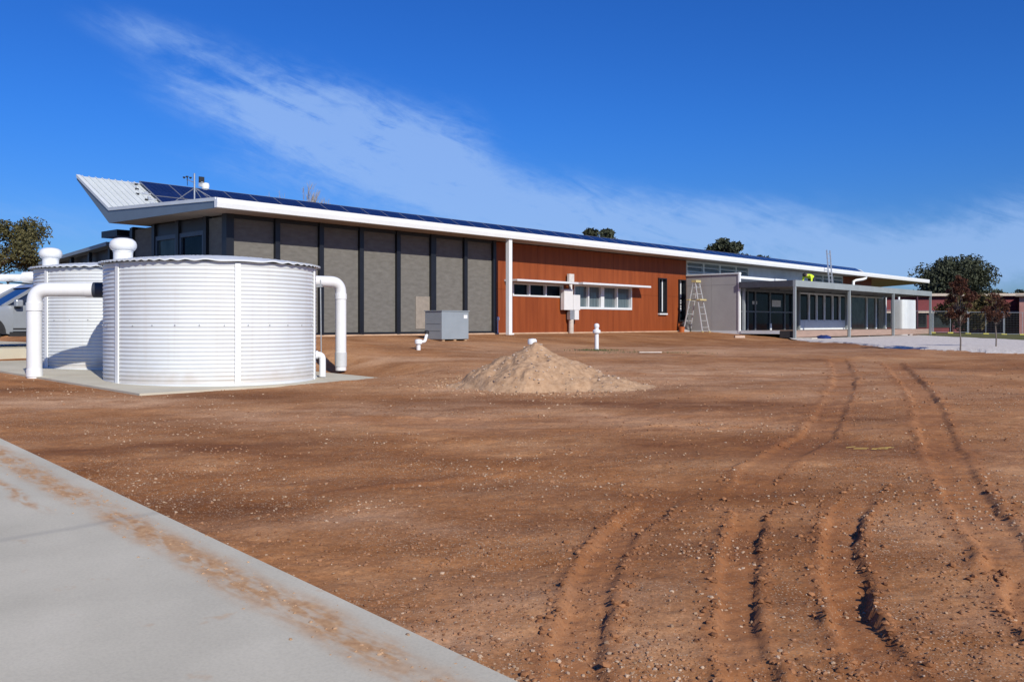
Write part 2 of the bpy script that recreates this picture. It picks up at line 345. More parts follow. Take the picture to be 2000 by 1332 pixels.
# ------------------------------------------------------------------ paved and gravelled areas
def concrete_mat(name, trail):
    m = bpy.data.materials.new(name); m.use_nodes = True; t = m.node_tree; b = t.nodes['Principled BSDF']; b.inputs['Roughness'].default_value = .85; b.inputs['Specular IOR Level'].default_value = .3
    A = lambda k: t.nodes.new(k); K = t.links.new; c = A('ShaderNodeTexCoord')
    def noise(scale, det, stretch=(1, 1, 1)):
        mp = A('ShaderNodeMapping'); mp.inputs['Scale'].default_value = stretch; K(c.outputs['Object'], mp.inputs['Vector'])
        n = A('ShaderNodeTexNoise'); n.inputs['Scale'].default_value = scale; n.inputs['Detail'].default_value = det; K(mp.outputs[0], n.inputs['Vector']); return n.outputs['Fac']
    def ramp(f, stops):
        r = A('ShaderNodeValToRGB'); e = r.color_ramp.elements
        while len(e) < len(stops): e.new(.5)
        for q, (p_, col) in zip(e, stops): q.position = p_; q.color = (*col, 1)
        K(f, r.inputs['Fac']); return r.outputs['Color']
    def M(op, a, b_=None):
        n = A('ShaderNodeMath'); n.operation = op
        for i, q in enumerate((a, b_)):
            if q is None: continue
            if isinstance(q, (int, float)): n.inputs[i].default_value = q
            else: K(q, n.inputs[i])
        return n.outputs[0]
    def mix(f, a, b_, mode='MIX'):
        n = A('ShaderNodeMix'); n.data_type = 'RGBA'; n.blend_type = mode
        if isinstance(f, float): n.inputs['Factor'].default_value = f
        else: K(f, n.inputs['Factor'])
        for q, s in ((a, 'A'), (b_, 'B')):
            if isinstance(q, tuple): n.inputs[s].default_value = (*q, 1)
            else: K(q, n.inputs[s])
        return n.outputs['Result']
    col = ramp(noise(1.1, 7), [(.3, (.475, .443, .352)), (.55, (.54, .504, .402)), (.75, (.595, .555, .448))])
    col = mix(.5, col, ramp(noise(60, 4), [(.3, (.82, .82, .82)), (.6, (1, 1, 1))]), 'MULTIPLY')
    if trail:      # dirt carried on by wheels and boots, running along the slab beside its edge; local x = along, y = in from the edge
        s = A('ShaderNodeSeparateXYZ'); K(c.outputs['Object'], s.inputs[0]); x, y = s.outputs[0], s.outputs[1]
        wob = M('MULTIPLY', M('SUBTRACT', noise(1.2, 3), .5), .22)
        d = M('ABSOLUTE', M('SUBTRACT', M('ADD', y, wob), .27))
        band = A('ShaderNodeMapRange'); band.interpolation_type = 'SMOOTHSTEP'; band.inputs['From Min'].default_value = .22; band.inputs['From Max'].default_value = .02; K(d, band.inputs['Value'])
        br = A('ShaderNodeMapRange'); br.inputs['From Min'].default_value = .28; br.inputs['From Max'].default_value = .46; K(noise(1.5, 5, (1, .5, 1)), br.inputs['Value'])
        br2 = A('ShaderNodeMapRange'); br2.inputs['From Min'].default_value = .38; br2.inputs['From Max'].default_value = .56; K(noise(11, 5, (.5, 1.6, 1)), br2.inputs['Value'])
        f = M('MULTIPLY', M('MULTIPLY', band.outputs[0], br.outputs[0]), M('ADD', M('MULTIPLY', br2.outputs[0], .6), .4))
        d2 = M('ABSOLUTE', M('SUBTRACT', M('ADD', y, M('MULTIPLY', wob, 1.8)), .62))
        b2 = A('ShaderNodeMapRange'); b2.interpolation_type = 'SMOOTHSTEP'; b2.inputs['From Min'].default_value = .09; b2.inputs['From Max'].default_value = .0; K(d2, b2.inputs['Value'])
        ax = A('ShaderNodeMapRange'); ax.interpolation_type = 'SMOOTHSTEP'; ax.inputs['From Min'].default_value = 4.3; ax.inputs['From Max'].default_value = 5.0; K(x, ax.inputs['Value'])
        f2 = M('MULTIPLY', M('MULTIPLY', M('MULTIPLY', b2.outputs[0], ax.outputs[0]), br2.outputs[0]), .8)
        sp_ = A('ShaderNodeMapRange'); sp_.inputs['From Min'].default_value = .66; sp_.inputs['From Max'].default_value = .74; K(noise(5.5, 3), sp_.inputs['Value'])
        f3 = M('MULTIPLY', sp_.outputs[0], .35)
        f = M('MINIMUM', M('MAXIMUM', M('MAXIMUM', M('MULTIPLY', f, 1.0), f2), f3), .92)
        col = mix(f, col, ramp(noise(24, 4), [(.3, (.37, .19, .08)), (.7, (.54, .32, .155))]))
        # a faint grey scuff across the slab
        sk = M('ABSOLUTE', M('SUBTRACT', M('ADD', x, M('MULTIPLY', wob, .5)), 3.9)); sm = A('ShaderNodeMapRange'); sm.interpolation_type = 'SMOOTHSTEP'; sm.inputs['From Min'].default_value = .09; sm.inputs['From Max'].default_value = 0.; K(sk, sm.inputs['Value'])
        col = mix(M('MULTIPLY', sm.outputs[0], .3), col, (.25, .24, .22))
    else:
        f = A('ShaderNodeMapRange'); f.inputs['From Min'].default_value = .5; f.inputs['From Max'].default_value = .75; K(noise(1.3, 6), f.inputs['Value'])
        col = mix(M('MULTIPLY', f.outputs[0], .35), col, (.40, .29, .2))
    K(col, b.inputs['Base Color'])
    bp = A('ShaderNodeBump'); bp.inputs['Strength'].default_value = .25; bp.inputs['Distance'].default_value = .004; K(noise(90, 4), bp.inputs['Height']); K(bp.outputs[0], b.inputs['Normal'])
    return m
M_path = concrete_mat('path_concrete', True); M_conc = concrete_mat('slab_concrete', False)
# path: local x runs along the edge, local y in from it
def sheet_slab(name, pts_fn, nx_, ny_, thick, m, loc, rz):
    v = []; f = []
    for j in range(ny_ + 1):
        for i in range(nx_ + 1): v.append(pts_fn(i / nx_, j / ny_))
    k = len(v); v2 = v + [(a, b, c - thick) for a, b, c in v]
    I = lambda i, j: j * (nx_ + 1) + i
    for j in range(ny_):
        for i in range(nx_):
            f.append((I(i, j), I(i + 1, j), I(i + 1, j + 1), I(i, j + 1)))
    for i in range(nx_): f += [(I(i, 0) + k, I(i + 1, 0) + k, I(i + 1, 0), I(i, 0)), (I(i, ny_), I(i + 1, ny_), I(i + 1, ny_) + k, I(i, ny_) + k)]
    for j in range(ny_): f += [(I(0, j), I(0, j + 1), I(0, j + 1) + k, I(0, j) + k), (I(nx_, j) + k, I(nx_, j + 1) + k, I(nx_, j + 1), I(nx_, j))]
    b = MB(); b.add(v2, f); o = b.build(name, m, None); o.location = loc; o.rotation_euler = (0, 0, rz); return o
pz0 = float(terr(E1[0], E1[1]))
def pfn(a, c):
    x = -7 + 30 * a; y = 4.0 * c; p = E1 + EE * x + EN * y
    return (x, y, -1.81 + .048 * min(p[1], 22.) + .025 - pz0 + .003 * (1 - c))
tag(sheet_slab('concrete_path', pfn, 60, 4, .11, M_path, (E1[0], E1[1], pz0 + ZC), math.atan2(EE[1], EE[0])), kind='structure')
def tfn(a, c):
    return ((PU1 - PU0) * a, (PV1 - PV0) * c, padz(PV0 + (PV1 - PV0) * c) - padz(PV0))
px_, py_ = W(PU0, PV0)
tag(sheet_slab('tank_slab', tfn, 4, 4, .14, M_conc, (px_, py_, padz(PV0) + ZC), TH), kind='structure')
def dfn(a, c): return (-20 * (1 - a), 16.5 * c, 0)
dx0, dy0 = W(11.9, 24.15)
tag(sheet_slab('driveway', dfn, 4, 4, .32, M_conc, (dx0, dy0, -.62 + ZC), TH), kind='structure')

# pale crushed-rock bed beside the deck
M_rock = mat('crushed_rock', (.45, .405, .36), .9, 0, scale=14, col2=(.74, .68, .61), bump=.9, bscale=30, contrast=(.3, .62), spec=.2)
edge = [(11.0, 34.2), (11.0, 33.0), (11.3, 30.2), (10.6, 26.0), (10.5, 24.6), (10.9, 23.4), (11.55, 22.9), (11.8, 22.0), (12.5, 21.5), (14.5, 20.8), (18, 19.8), (26, 18)]
far = [(11.6, 37.2), (13, 38.6), (15, 40.8), (17, 43.1), (19, 45.3), (21, 47.5), (22.6, 49.3), (21.5, 43), (20.5, 38), (19.5, 34.0), (22, 32.2), (30, 30)]
v = []; f = []
K_ = 26
for i, (a, b) in enumerate(zip(edge, far)):
    for k in range(K_ + 1):
        t = k / K_; x = a[0] + (b[0] - a[0]) * t; y = a[1] + (b[1] - a[1]) * t
        if k == 0: x += .12 * math.sin(i * 2.1); y += .1 * math.cos(i * 3.3)
        v.append((x, y))
# resample along the edge for a ragged outline
v = []; pts_e = []; pts_f = []
for P, O in ((edge, pts_e), (far, pts_f)):
    for i in range(len(P) - 1):
        for k in range(10): O.append((P[i][0] + (P[i + 1][0] - P[i][0]) * k / 10, P[i][1] + (P[i + 1][1] - P[i][1]) * k / 10))
    O.append(P[-1])
for i, (a, b) in enumerate(zip(pts_e, pts_f)):
    for k in range(K_ + 1):
        t = (k / K_); rag = .22 * (random.random() - .5) if k == 0 else 0
        v.append((a[0] + (b[0] - a[0]) * t + rag, a[1] + (b[1] - a[1]) * t + rag))
va = np.array(v); zz = terr(va[:, 0], va[:, 1]); kk = np.tile(np.arange(K_ + 1), len(pts_e))
nz = .05 + .03 * (fbm(va[:, 0] * .8, va[:, 1] * .8, 3, 91) - .5); nz[kk == 0] = -.05; nz[kk == K_] = -.05
va = np.column_stack([va, zz + nz + ZC]); n1_ = len(pts_e); id_ = np.arange(n1_ * (K_ + 1)).reshape(n1_, K_ + 1)
ff = np.stack([id_[:-1, :-1], id_[1:, :-1], id_[1:, 1:], id_[:-1, 1:]], -1).reshape(-1, 4)
tag(link('gravel_bed', np_mesh('gravel_bed', va, ff, M_rock)), kind='structure')
# rough grass beyond the gravel
M_grass = mat('rough_grass', (.075, .085, .028), .95, 0, scale=3, col2=(.17, .15, .06), bump=.8, bscale=25, spec=.1)
gr = [(19.4, 34.2), (30, 30.5), (75, 40), (80, 110), (20, 110), (24, 52), (22.8, 49.5), (20.6, 38.2)]
bm_ = MB(); cx_ = 40; cy_ = 65
ring = []
for i in range(len(gr)):
    a, b = gr[i], gr[(i + 1) % len(gr)]
    for k in range(8): ring.append((a[0] + (b[0] - a[0]) * k / 8, a[1] + (b[1] - a[1]) * k / 8))
vv = []
for k in range(9):
    t = k / 8
    for (x, y) in ring: vv.append((x + (cx_ - x) * t, y + (cy_ - y) * t))
va = np.array(vv); va = np.column_stack([va, terr(va[:, 0], va[:, 1]) + .045 + ZC]); nr = len(ring); id_ = np.arange(9 * nr).reshape(9, nr)
ff = np.stack([id_[:-1], np.roll(id_[:-1], -1, 1), np.roll(id_[1:], -1, 1), id_[1:]], -1).reshape(-1, 4)
tag(link('grass_verge', np_mesh('grass_verge', va, ff, M_grass)), kind='structure')

# ------------------------------------------------------------------ materials for objects
M_white = mat('white_painted_steel', (.76, .78, .78), .42, 0, .03, 2)
M_tank = mat('white_tank_steel', (.64, .675, .69), .4, 0, .045, 1.6)
def tank_wall_mat():
    m = mat('white_tank_wall', (.64, .675, .69), .4, 0, .05, 1.2); t = m.node_tree; b = t.nodes['Principled BSDF']; src = b.inputs['Base Color'].links[0].from_socket
    c = t.nodes.new('ShaderNodeTexCoord'); sx = t.nodes.new('ShaderNodeSeparateXYZ'); t.links.new(c.outputs['Object'], sx.inputs[0])
    n = t.nodes.new('ShaderNodeTexNoise'); n.inputs['Scale'].default_value = 3.5; n.inputs['Detail'].default_value = 7; t.links.new(c.outputs['Object'], n.inputs['Vector'])
    def M(op, a, b_):
        q = t.nodes.new('ShaderNodeMath'); q.operation = op
        for i, w_ in enumerate((a, b_)):
            if isinstance(w_, (int, float)): q.inputs[i].default_value = w_
            else: t.links.new(w_, q.inputs[i])
        return q.outputs[0]
    r = t.nodes.new('ShaderNodeMapRange'); r.interpolation_type = 'SMOOTHSTEP'; r.inputs['From Min'].default_value = .42; r.inputs['From Max'].default_value = .0; t.links.new(M('SUBTRACT', sx.outputs[2], M('MULTIPLY', M('SUBTRACT', n.outputs['Fac'], .5), .5)), r.inputs['Value'])
    # faint vertical run marks
    mp = t.nodes.new('ShaderNodeMapping'); mp.inputs['Scale'].default_value = (5, 5, .12); t.links.new(c.outputs['Object'], mp.inputs['Vector']); n2 = t.nodes.new('ShaderNodeTexNoise'); n2.inputs['Scale'].default_value = 2.0; n2.inputs['Detail'].default_value = 4; t.links.new(mp.outputs[0], n2.inputs['Vector'])
    r2 = t.nodes.new('ShaderNodeMapRange'); r2.inputs['From Min'].default_value = .52; r2.inputs['From Max'].default_value = .75; t.links.new(n2.outputs['Fac'], r2.inputs['Value'])
    f = M('MAXIMUM', M('MULTIPLY', r.outputs[0], .5), M('MULTIPLY', r2.outputs[0], .16))
    mx_ = t.nodes.new('ShaderNodeMix'); mx_.data_type = 'RGBA'; t.links.new(f, mx_.inputs['Factor']); t.links.new(src, mx_.inputs['A']); mx_.inputs['B'].default_value = (.46, .37, .28, 1); t.links.new(mx_.outputs['Result'], b.inputs['Base Color']); return m
M_tankw = tank_wall_mat()
M_roofw = mat('off_white_roofing', (.56, .60, .60), .5, 0, .05, 2)
M_pvc = mat('white_pvc', (.74, .755, .765), .35, 0, .03, 3)
M_pvcg = mat('pale_grey_pvc', (.55, .57, .58), .4, 0, .04, 3)
M_coup = mat('dark_blue_rubber', (.03, .04, .06), .6)
M_galv = mat('galvanised', (.42, .44, .45), .4, .6, .12, 9)
M_fascia = mat('blue_grey_fascia', (.13, .175, .225), .5, 0, .05, 1.5)
M_flash = mat('pale_flashing', (.62, .66, .67), .45, 0, .05, 2)
M_soffit = mat('beige_soffit', (.33, .27, .215), .8, 0, .08, 1.2)
M_navy = mat('dark_navy_frame', (.009, .011, .016), .42, 0, .15, 4)
M_screen = mat('grey_mesh_screen', (.118, .112, .10), .8, 0, scale=3.2, col2=(.19, .183, .168), stretch=(1.2, 1, 3.4), bump=.08, bscale=3, contrast=(.22, .8), spec=.2)
M_patch = mat('beige_board', (.27, .235, .195), .8)
M_slab = mat('slab_edge', (.52, .36, .24), .9, 0, .15, 4)
M_rust = mat('rust_red_cladding', (.18, .037, .008), .62, 0, scale=1.2, col2=(.275, .065, .0155), stretch=(3.5, 3.5, .3), bump=.12, bscale=14, contrast=(.3, .7), spec=.3)
M_rust2 = mat('rust_backing', (.07, .022, .012), .8)
M_alu = mat('silver_aluminium', (.58, .60, .62), .38, .5, .05, 4)
M_alup = mat('pale_aluminium', (.66, .69, .71), .45, 0, .04, 4)
M_glass = mat('dark_glass', (.008, .012, .018), .04, 0, .4, 1.2, spec=.07)
M_glassb = mat('blind_glass', (.10, .13, .145), .07, 0, .35, 3.0, spec=.9, stretch=(6, 6, .2))
M_glassg = mat('grey_green_glass', (.05, .062, .058), .05, 0, .6, 1.1, spec=.12)
M_fc = mat('grey_fibre_cement', (.34, .335, .325), .85, 0, .06, 1.3, bump=.06, bscale=30, spec=.25)
M_clad = mat('pale_blue_cladding', (.50, .54, .58), .6, 0, .08, 2)
M_ser = mat('cream_louvre_frame', (.62, .64, .60), .6, 0, .04, 2)
M_beam = mat('grey_steel_beam', (.27, .30, .305), .5, 0, .06, 2)
M_deck = mat('brown_decking', (.20, .125, .09), .8, 0, .15, 5, stretch=(.3, 4, 1))
M_dfas = mat('deck_fascia_timber', (.34, .235, .185), .8, 0, .12, 3, stretch=(.4, 1, 4))
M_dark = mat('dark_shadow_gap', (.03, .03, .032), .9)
M_red = mat('maroon_wall', (.17, .03, .035), .75, 0, .15, 1.0)

def solar_mat():
    m = bpy.data.materials.new('solar_cells'); m.use_nodes = True; t = m.node_tree; b = t.nodes['Principled BSDF']; b.inputs['Roughness'].default_value = .12; b.inputs['Specular IOR Level'].default_value = .35
    c = t.nodes.new('ShaderNodeTexCoord'); br = t.nodes.new('ShaderNodeTexBrick'); br.offset = 0; br.inputs['Scale'].default_value = 6.2; br.inputs['Mortar Size'].default_value = .012
    br.inputs['Brick Width'].default_value = 1; br.inputs['Row Height'].default_value = 1
    br.inputs['Color1'].default_value = (.006, .012, .055, 1); br.inputs['Color2'].default_value = (.009, .018, .075, 1); br.inputs['Mortar'].default_value = (.05, .07, .13, 1)
    t.links.new(c.outputs['Object'], br.inputs['Vector']); t.links.new(br.outputs['Color'], b.inputs['Base Color']); return m
M_solar = solar_mat()

# ------------------------------------------------------------------ the long building (local x = u along the front, y = v to the back)
BU, BV, BZ = 12.31, 21.0, -.38
bx_, by_ = W(BU, BV)
bld = tag(empty('community_building', (bx_, by_, BZ + ZC), TH), 'long low modern building with white eave, rust-red cladding and grey mesh screens', 'building')
def bb(mb, u0, u1, v0, v1, z0, z1): return mb.box(u0 - BU, u1 - BU, v0 - BV, v1 - BV, z0 - BZ, z1 - BZ)
def bpart(name, m, u0, u1, v0, v1, z0, z1, parent=None, bevel=0):
    return bb(MB(), u0, u1, v0, v1, z0, z1).build(name, m, parent or bld, bevel=bevel)
UC, UE = 11.42, 66.5
# roof: low front slope, then a steep back slope that carries the panels
prof_t = [(20.10, 3.085), (26.07, 3.35), (28.33, 4.57)]
prof_b = [(28.33, 4.44), (26.07, 2.93), (20.10, 2.86)]
def skew(v): return UE + max(0, (v - 20.1)) * 1.15        # far verge runs at a skew
def roof_pts(ul): return [(ul - BU, v_ - BV, z_ - BZ) for v_, z_ in prof_t + prof_b]
mb = MB(); v = roof_pts(UC + .03) + [(skew(v_) - BU, v_ - BV, z_ - BZ) for v_, z_ in prof_t + prof_b]
mb.add(v, [(0, 1, 7, 6), (1, 2, 8, 7), (2, 3, 9, 8), (5, 0, 6, 11)])
roof = mb.build('roof', M_roofw, bld)
mb = MB(); mb.add(v, [(3, 4, 10, 9), (4, 5, 11, 10)]); mb.build('soffit', M_soffit, roof)
def end_face(poly, u0, u1, name, m):
    return MB().prism([(a - BV, b - BZ) for a, b in poly], 'x', u0 - BU, u1 - BU).build(name, m, roof)
end_face(prof_t + prof_b, UC, UC + .03, 'barge_board', M_fascia)
# far end cap
mb = MB(); mb.add([(skew(v_) - BU + .002, v_ - BV, z_ - BZ) for v_, z_ in prof_t + prof_b], [tuple(range(6))]); mb.build('end_cap', M_white, roof)
# folded capping along the end edge
for (a, b) in ((prof_t[0], prof_t[1]), (prof_t[1], prof_t[2])):
    MB().prism([(a[0] - BV, a[1] - BZ - .055), (b[0] - BV, b[1] - BZ - .055), (b[0] - BV, b[1] - BZ + .035), (a[0] - BV, a[1] - BZ + .035)], 'x', UC - BU - .02, UC - BU + .10).build('edge_capping', M_flash, roof)
# gutter with rolled lip
MB().prism([(19.985 - BV, 2.865 - BZ), (20.105 - BV, 2.865 - BZ), (20.105 - BV, 3.10 - BZ), (20.07 - BV, 3.10 - BZ), (20.06 - BV, 3.07 - BZ), (20.02 - BV, 3.07 - BZ), (20.01 - BV, 3.10 - BZ), (19.97 - BV, 3.10 - BZ), (19.965 - BV, 2.98 - BZ)], 'x', UC - BU - .03, UE - BU).build('gutter', M_white, roof)
# ribs of the bare end of the steep slope, and clips left of the panels
sv, sz = 28.33 - 26.07, 4.57 - 3.35; sl = math.hypot(sv, sz); tilt = math.atan2(sz, sv)
for k in range(9):
    u = UC + .14 + k * .205
    MB().prism([(26.10 - BV, 3.37 - BZ - .004), (28.33 - BV, 4.57 - BZ - .004), (28.33 - BV, 4.60 - BZ), (26.10 - BV, 3.40 - BZ)], 'x', u - BU, u - BU + .03).build('roof_rib', M_roofw, roof)
M_blk = mat('black_plastic', (.02, .02, .022), .5)
for k in range(10):
    t = .12 + .085 * k; u = 13.18 - .09 * (k % 3) - .42 * (1 - t) * (k % 2); vv_ = 26.07 + sv * t; z_ = 3.35 + sz * t
    mb = MB(); bb(mb, u, u + .10, vv_, vv_ + .05, z_ + .03, z_ + .075); mb.build('panel_clip', M_blk if k % 2 else M_alu, roof)
# solar panels: two rows
pw, ph = .985, 1.2
pm = MB().box(-pw / 2 + .013, pw / 2 - .013, -ph / 2 + .013, ph / 2 - .013, .0, .034).mesh('solar_panel', M_solar)
fm_ = MB(); fm_.box(-pw / 2, pw / 2, -ph / 2, -ph / 2 + .013, -.006, .04).box(-pw / 2, pw / 2, ph / 2 - .013, ph / 2, -.006, .04).box(-pw / 2, -pw / 2 + .013, -ph / 2 + .013, ph / 2 - .013, -.006, .04).box(pw / 2 - .013, pw / 2, -ph / 2 + .013, ph / 2 - .013, -.006, .04)
fm = fm_.mesh('panel_frame', mat('panel_frame_alu', (.30, .32, .36), .4, .5, .05, 4))
for row in range(2):
    t = (.035 + ph / 2 + row * (ph + .03)) / sl
    for k in range(61):
        u = 13.32 + pw / 2 + k * 1.0
        o = link('solar_panel', pm, bld, (u - BU, 26.07 + sv * t - BV - .07 * math.sin(tilt), 3.35 + sz * t - BZ + .07 * math.cos(tilt)))
        o.rotation_euler = (tilt, 0, 0)
        link('panel_frame', fm, o)
for t in (.14, .42, .60, .92):
    vv_ = 26.07 + sv * t; z_ = 3.35 + sz * t
    mb = MB(); bb(mb, 13.05, 74.9, vv_ - .02, vv_ + .02, z_ + .005, z_ + .055); mb.build('panel_rail', M_alu, bld)
# structure: walls behind
bpart('slab', M_slab, 12.2, 58.2, 20.93, 27.5, -.60, -.325)
bpart('back_wall', M_fc, 12.32, 58, 26.45, 26.6, -.32, 2.92)
# mesh-screened bays along the front
posts = [12.31, 13.75, 15.20, 16.64, 18.08, 19.55, 21.02, 22.43]
for i, u in enumerate(posts):
    w_ = .11 if i in (0, 5) else .075
    bpart('post', M_navy, u - w_, u + w_, 20.93, 21.16, -.34, 2.88)
for a, b in zip(posts[:-1], posts[1:]):
    s = bpart('screen', M_screen, a + .06, b - .06, 21.03, 21.06, -.26, 2.80)
bpart('sill', M_navy, 12.31, 22.43, 20.95, 21.12, -.35, -.27)
bpart('head_beam', M_navy, 12.31, 22.43, 20.97, 21.12, 2.76, 2.875)
MB().box(18.85 - BU, 19.44 - BU, 21.012 - BV, 21.028 - BV, -.17 - BZ, .86 - BZ).build('beige_board', M_patch, bld)
# glazed end facing left
ep = [21.0, 22.12, 23.63, 25.05, 26.45]
for i, vv_ in enumerate(ep[1:]): bpart('post', M_navy, 12.24, 12.42, vv_ - .08, vv_ + .08, -.34, 2.885)
for i, (a, b) in enumerate(zip(ep[:-1], ep[1:])):
    if i in (0, 3): bpart('screen', M_screen, 12.33, 12.36, a + .06, b - .06, -.26, 2.82)
    else:
        wn = MB(); bb(wn, 12.27, 12.40, a + .08, a + .18, -.3, 2.52); bb(wn, 12.27, 12.40, b - .18, b - .08, -.3, 2.52); bb(wn, 12.27, 12.40, a + .18, b - .18, 2.40, 2.52); bb(wn, 12.27, 12.40, a + .18, b - .18, -.3, -.18)
        o = wn.build('window', mat('slate_blue_frame', (.05, .07, .10), .4), bld)
        mb = MB(); bb(mb, 12.33, 12.345, a + .18, b - .18, -.18, 2.40); mb.build('pane', M_glassg if i == 2 else M_glass, o)
        bpart('panel', M_navy, 12.30, 12.38, a + .06, b - .06, 2.522, 2.86)
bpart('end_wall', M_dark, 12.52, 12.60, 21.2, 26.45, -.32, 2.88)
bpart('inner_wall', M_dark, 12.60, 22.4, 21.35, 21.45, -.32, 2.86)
# low roof of the rear verandah, dark, showing past the end
mb = MB(); mb.prism([(27.3 - BV, 2.90 - BZ), (28.4 - BV, 2.90 - BZ), (28.4 - BV, 2.70 - BZ), (27.3 - BV, 2.70 - BZ)], 'x', 12.2 - BU, 20 - BU); mb.build('rear_beam', M_navy, bld)
M_zinc = mat('grey_zinc_roof', (.20, .23, .26), .4, .2, .08, 3)
mb = MB(); mb.prism([(27.6 - BV, 2.52 - BZ), (33.0 - BV, 2.14 - BZ), (33.0 - BV, 2.04 - BZ), (27.6 - BV, 2.40 - BZ)], 'x', 12.0 - BU, 19.8 - BU); mb.build('rear_roof', M_zinc, bld)
for vv_ in (27.7, 29.2, 30.6, 32.6): bpart('post', M_navy, 12.15, 12.25, vv_, vv_ + .12, -.6, 2.4 - (vv_ - 27.7) * .066)
bpart('rear_infill', M_navy, 12.26, 12.32, 27.7, 32.6, 1.7, 1.82); MB().prism([(27.65 - BV, -.6 - BZ), (32.8 - BV, -.6 - BZ), (32.8 - BV, 2.045 - BZ), (27.65 - BV, 2.388 - BZ)], 'x', 12.34 - BU, 12.42 - BU).build('rear_shade_sheet', M_navy, bld)  # rear sheet is added dark, standing in for shade under the rear roof

# rust-red clad wall with its openings
ops = [(23.42, 26.29, .97, 1.46), (26.95, 30.87, .56, 1.50), (32.86, 33.50, .45, 1.98), (34.52, 35.08, .09, 1.97)]
cuts = sorted(set([22.53, 35.2] + [o[i] for o in ops for i in (0, 1)] + [24.8, 28.2, 29.55, 31.85]))
for a, b in zip(cuts[:-1], cuts[1:]):
    zs = [(-.33, 2.84)]
    for o in ops:
        if a >= o[0] - .01 and b <= o[1] + .01: zs = [(-.33, o[2]), (o[3], 2.84)]
    for z0, z1 in zs:
        zz_ = [z0] + [q for q in (1.2,) if z0 < q - .3 and z1 > q + .3] + [z1]
        for c, d in zip(zz_[:-1], zz_[1:]): bpart('cladding_panel', M_rust, a + .0035, b - .0035, 21.0, 21.03, c + .0035, d - .0035)
# backing wall split around the openings, set back
for a, b in zip(cuts[:-1], cuts[1:]):
    zs = [(-.33, 2.86)]
    for o in ops:
        if a >= o[0] - .01 and b <= o[1] + .01: zs = [(-.33, o[2] - .01), (o[3] + .01, 2.86)]
    for z0, z1 in zs: bpart('wall', M_rust2, a, b, 21.032, 21.2, z0, z1)
def window(u0, u1, z0, z1, mull, fm, gm, v0=20.985, v1=21.17, fw=.06, sill=.06):
    mb = MB()
    for a, b in ((u0 + .004, u0 + fw), (u1 - fw, u1 - .004)): bb(mb, a, b, v0, v1, z0 + .004, z1 - .004)
    bb(mb, u0 + fw, u1 - fw, v0, v1, z0 + .004, z0 + sill); bb(mb, u0 + fw, u1 - fw, v0, v1, z1 - fw, z1 - .004)
    for q, w_ in mull: bb(mb, q - w_ / 2, q + w_ / 2, v0 + .02, v1, z0 + sill, z1 - fw)
    o = mb.build('window', fm, bld)
    xs_ = [u0 + fw] + [q for q, _ in mull] + [u1 - fw]
    for a, b in zip(xs_[:-1], xs_[1:]):
        p = MB(); bb(p, a + .01, b - .01, v1 - .05, v1 - .035, z0 + sill, z1 - fw); p.build('pane', gm, o)
    return o
window(*ops[0], [(24.36, .07), (25.29, .07)], M_alup, M_glass)
window(*ops[1], [(27.90, .07), (28.82, .22), (29.84, .07)], M_alup, M_glassb, sill=.09)
window(*ops[2], [], M_navy, M_glass, v0=20.93, fw=.05)
window(*ops[3], [], M_navy, M_glass, v0=20.93, fw=.05)
bpart('window_blind', M_alup, 33.33, 33.40, 21.09, 21.11, .52, 1.92); bpart('window_blind', M_alup, 34.86, 34.93, 21.09, 21.11, .55, 1.10); bpart('window_blind', M_alup, 34.86, 34.93, 21.09, 21.11, 1.16, 1.92)
bpart('window_sill', M_alup, 32.86, 33.50, 20.90, 21.05, .385, .445)
bpart('sunshade', M_alup, 22.98, 26.44, 20.38, 20.998, 1.475, 1.545, bevel=.006)
bpart('sunshade', M_alup, 26.72, 31.38, 20.38, 20.998, 1.485, 1.56, bevel=.006)
# white eave column with a foot bracket
bpart('column', M_white, 22.20, 22.36, 20.06, 20.22, -.62, 2.865, bevel=.01)
bpart('column_bracket', M_white, 22.37, 22.52, 20.12, 20.18, -.42, -.33)
MB().tube([(22.62 - BU, 20.98 - BV, 0.0), (22.62 - BU, 20.98 - BV, .52)], .025).lathe([(.05, .5), (.06, .53), (.05, .6), (.02, .62)], 22.62 - BU, 20.97 - BV, 0).build('tap_pipe', M_pvc, bld, True)

# clerestory above the low wing
def louvre(u0, u1, rows=2):
    mb = MB(); bb(mb, u0, u0 + .06, 20.98, 21.1, 2.06, 2.85); bb(mb, u1 - .06, u1, 20.98, 21.1, 2.06, 2.85); bb(mb, u0 + .06, u1 - .06, 20.98, 21.1, 2.78, 2.85); bb(mb, u0 + .06, u1 - .06, 20.98, 21.1, 2.06, 2.3)
    o = mb.build('louvre_window', M_ser, bld)
    for k in range(4):
        z = 2.33 + k * .115; p = MB()
        p.add([(u0 + .07 - BU, 20.985 - BV, z - BZ), (u1 - .07 - BU, 20.985 - BV, z - BZ), (u1 - .07 - BU, 21.06 - BV, z + .1 - BZ), (u0 + .07 - BU, 21.06 - BV, z + .1 - BZ),
               (u0 + .07 - BU, 20.992 - BV, z - .006 - BZ), (u1 - .07 - BU, 20.992 - BV, z - .006 - BZ), (u1 - .07 - BU, 21.067 - BV, z + .094 - BZ), (u0 + .07 - BU, 21.067 - BV, z + .094 - BZ)],
              [(0, 1, 2, 3), (7, 6, 5, 4), (0, 4, 5, 1), (2, 6, 7, 3), (1, 5, 6, 2), (3, 7, 4, 0)])
        p.build('louvre_blade', mat('louvre_glass', (.22, .27, .28), .12, 0, .1, 3, spec=.8) if k % 2 else M_ser, o)
for a, b in ((35.22, 36.76), (36.76, 38.3), (38.3, 39.9), (39.9, 41.2), (48.9, 50.4), (50.4, 51.9), (51.9, 53.35)): louvre(a, b)
bpart('wall', M_dark, 35.2, 53.4, 21.12, 21.2, 1.9, 2.86)
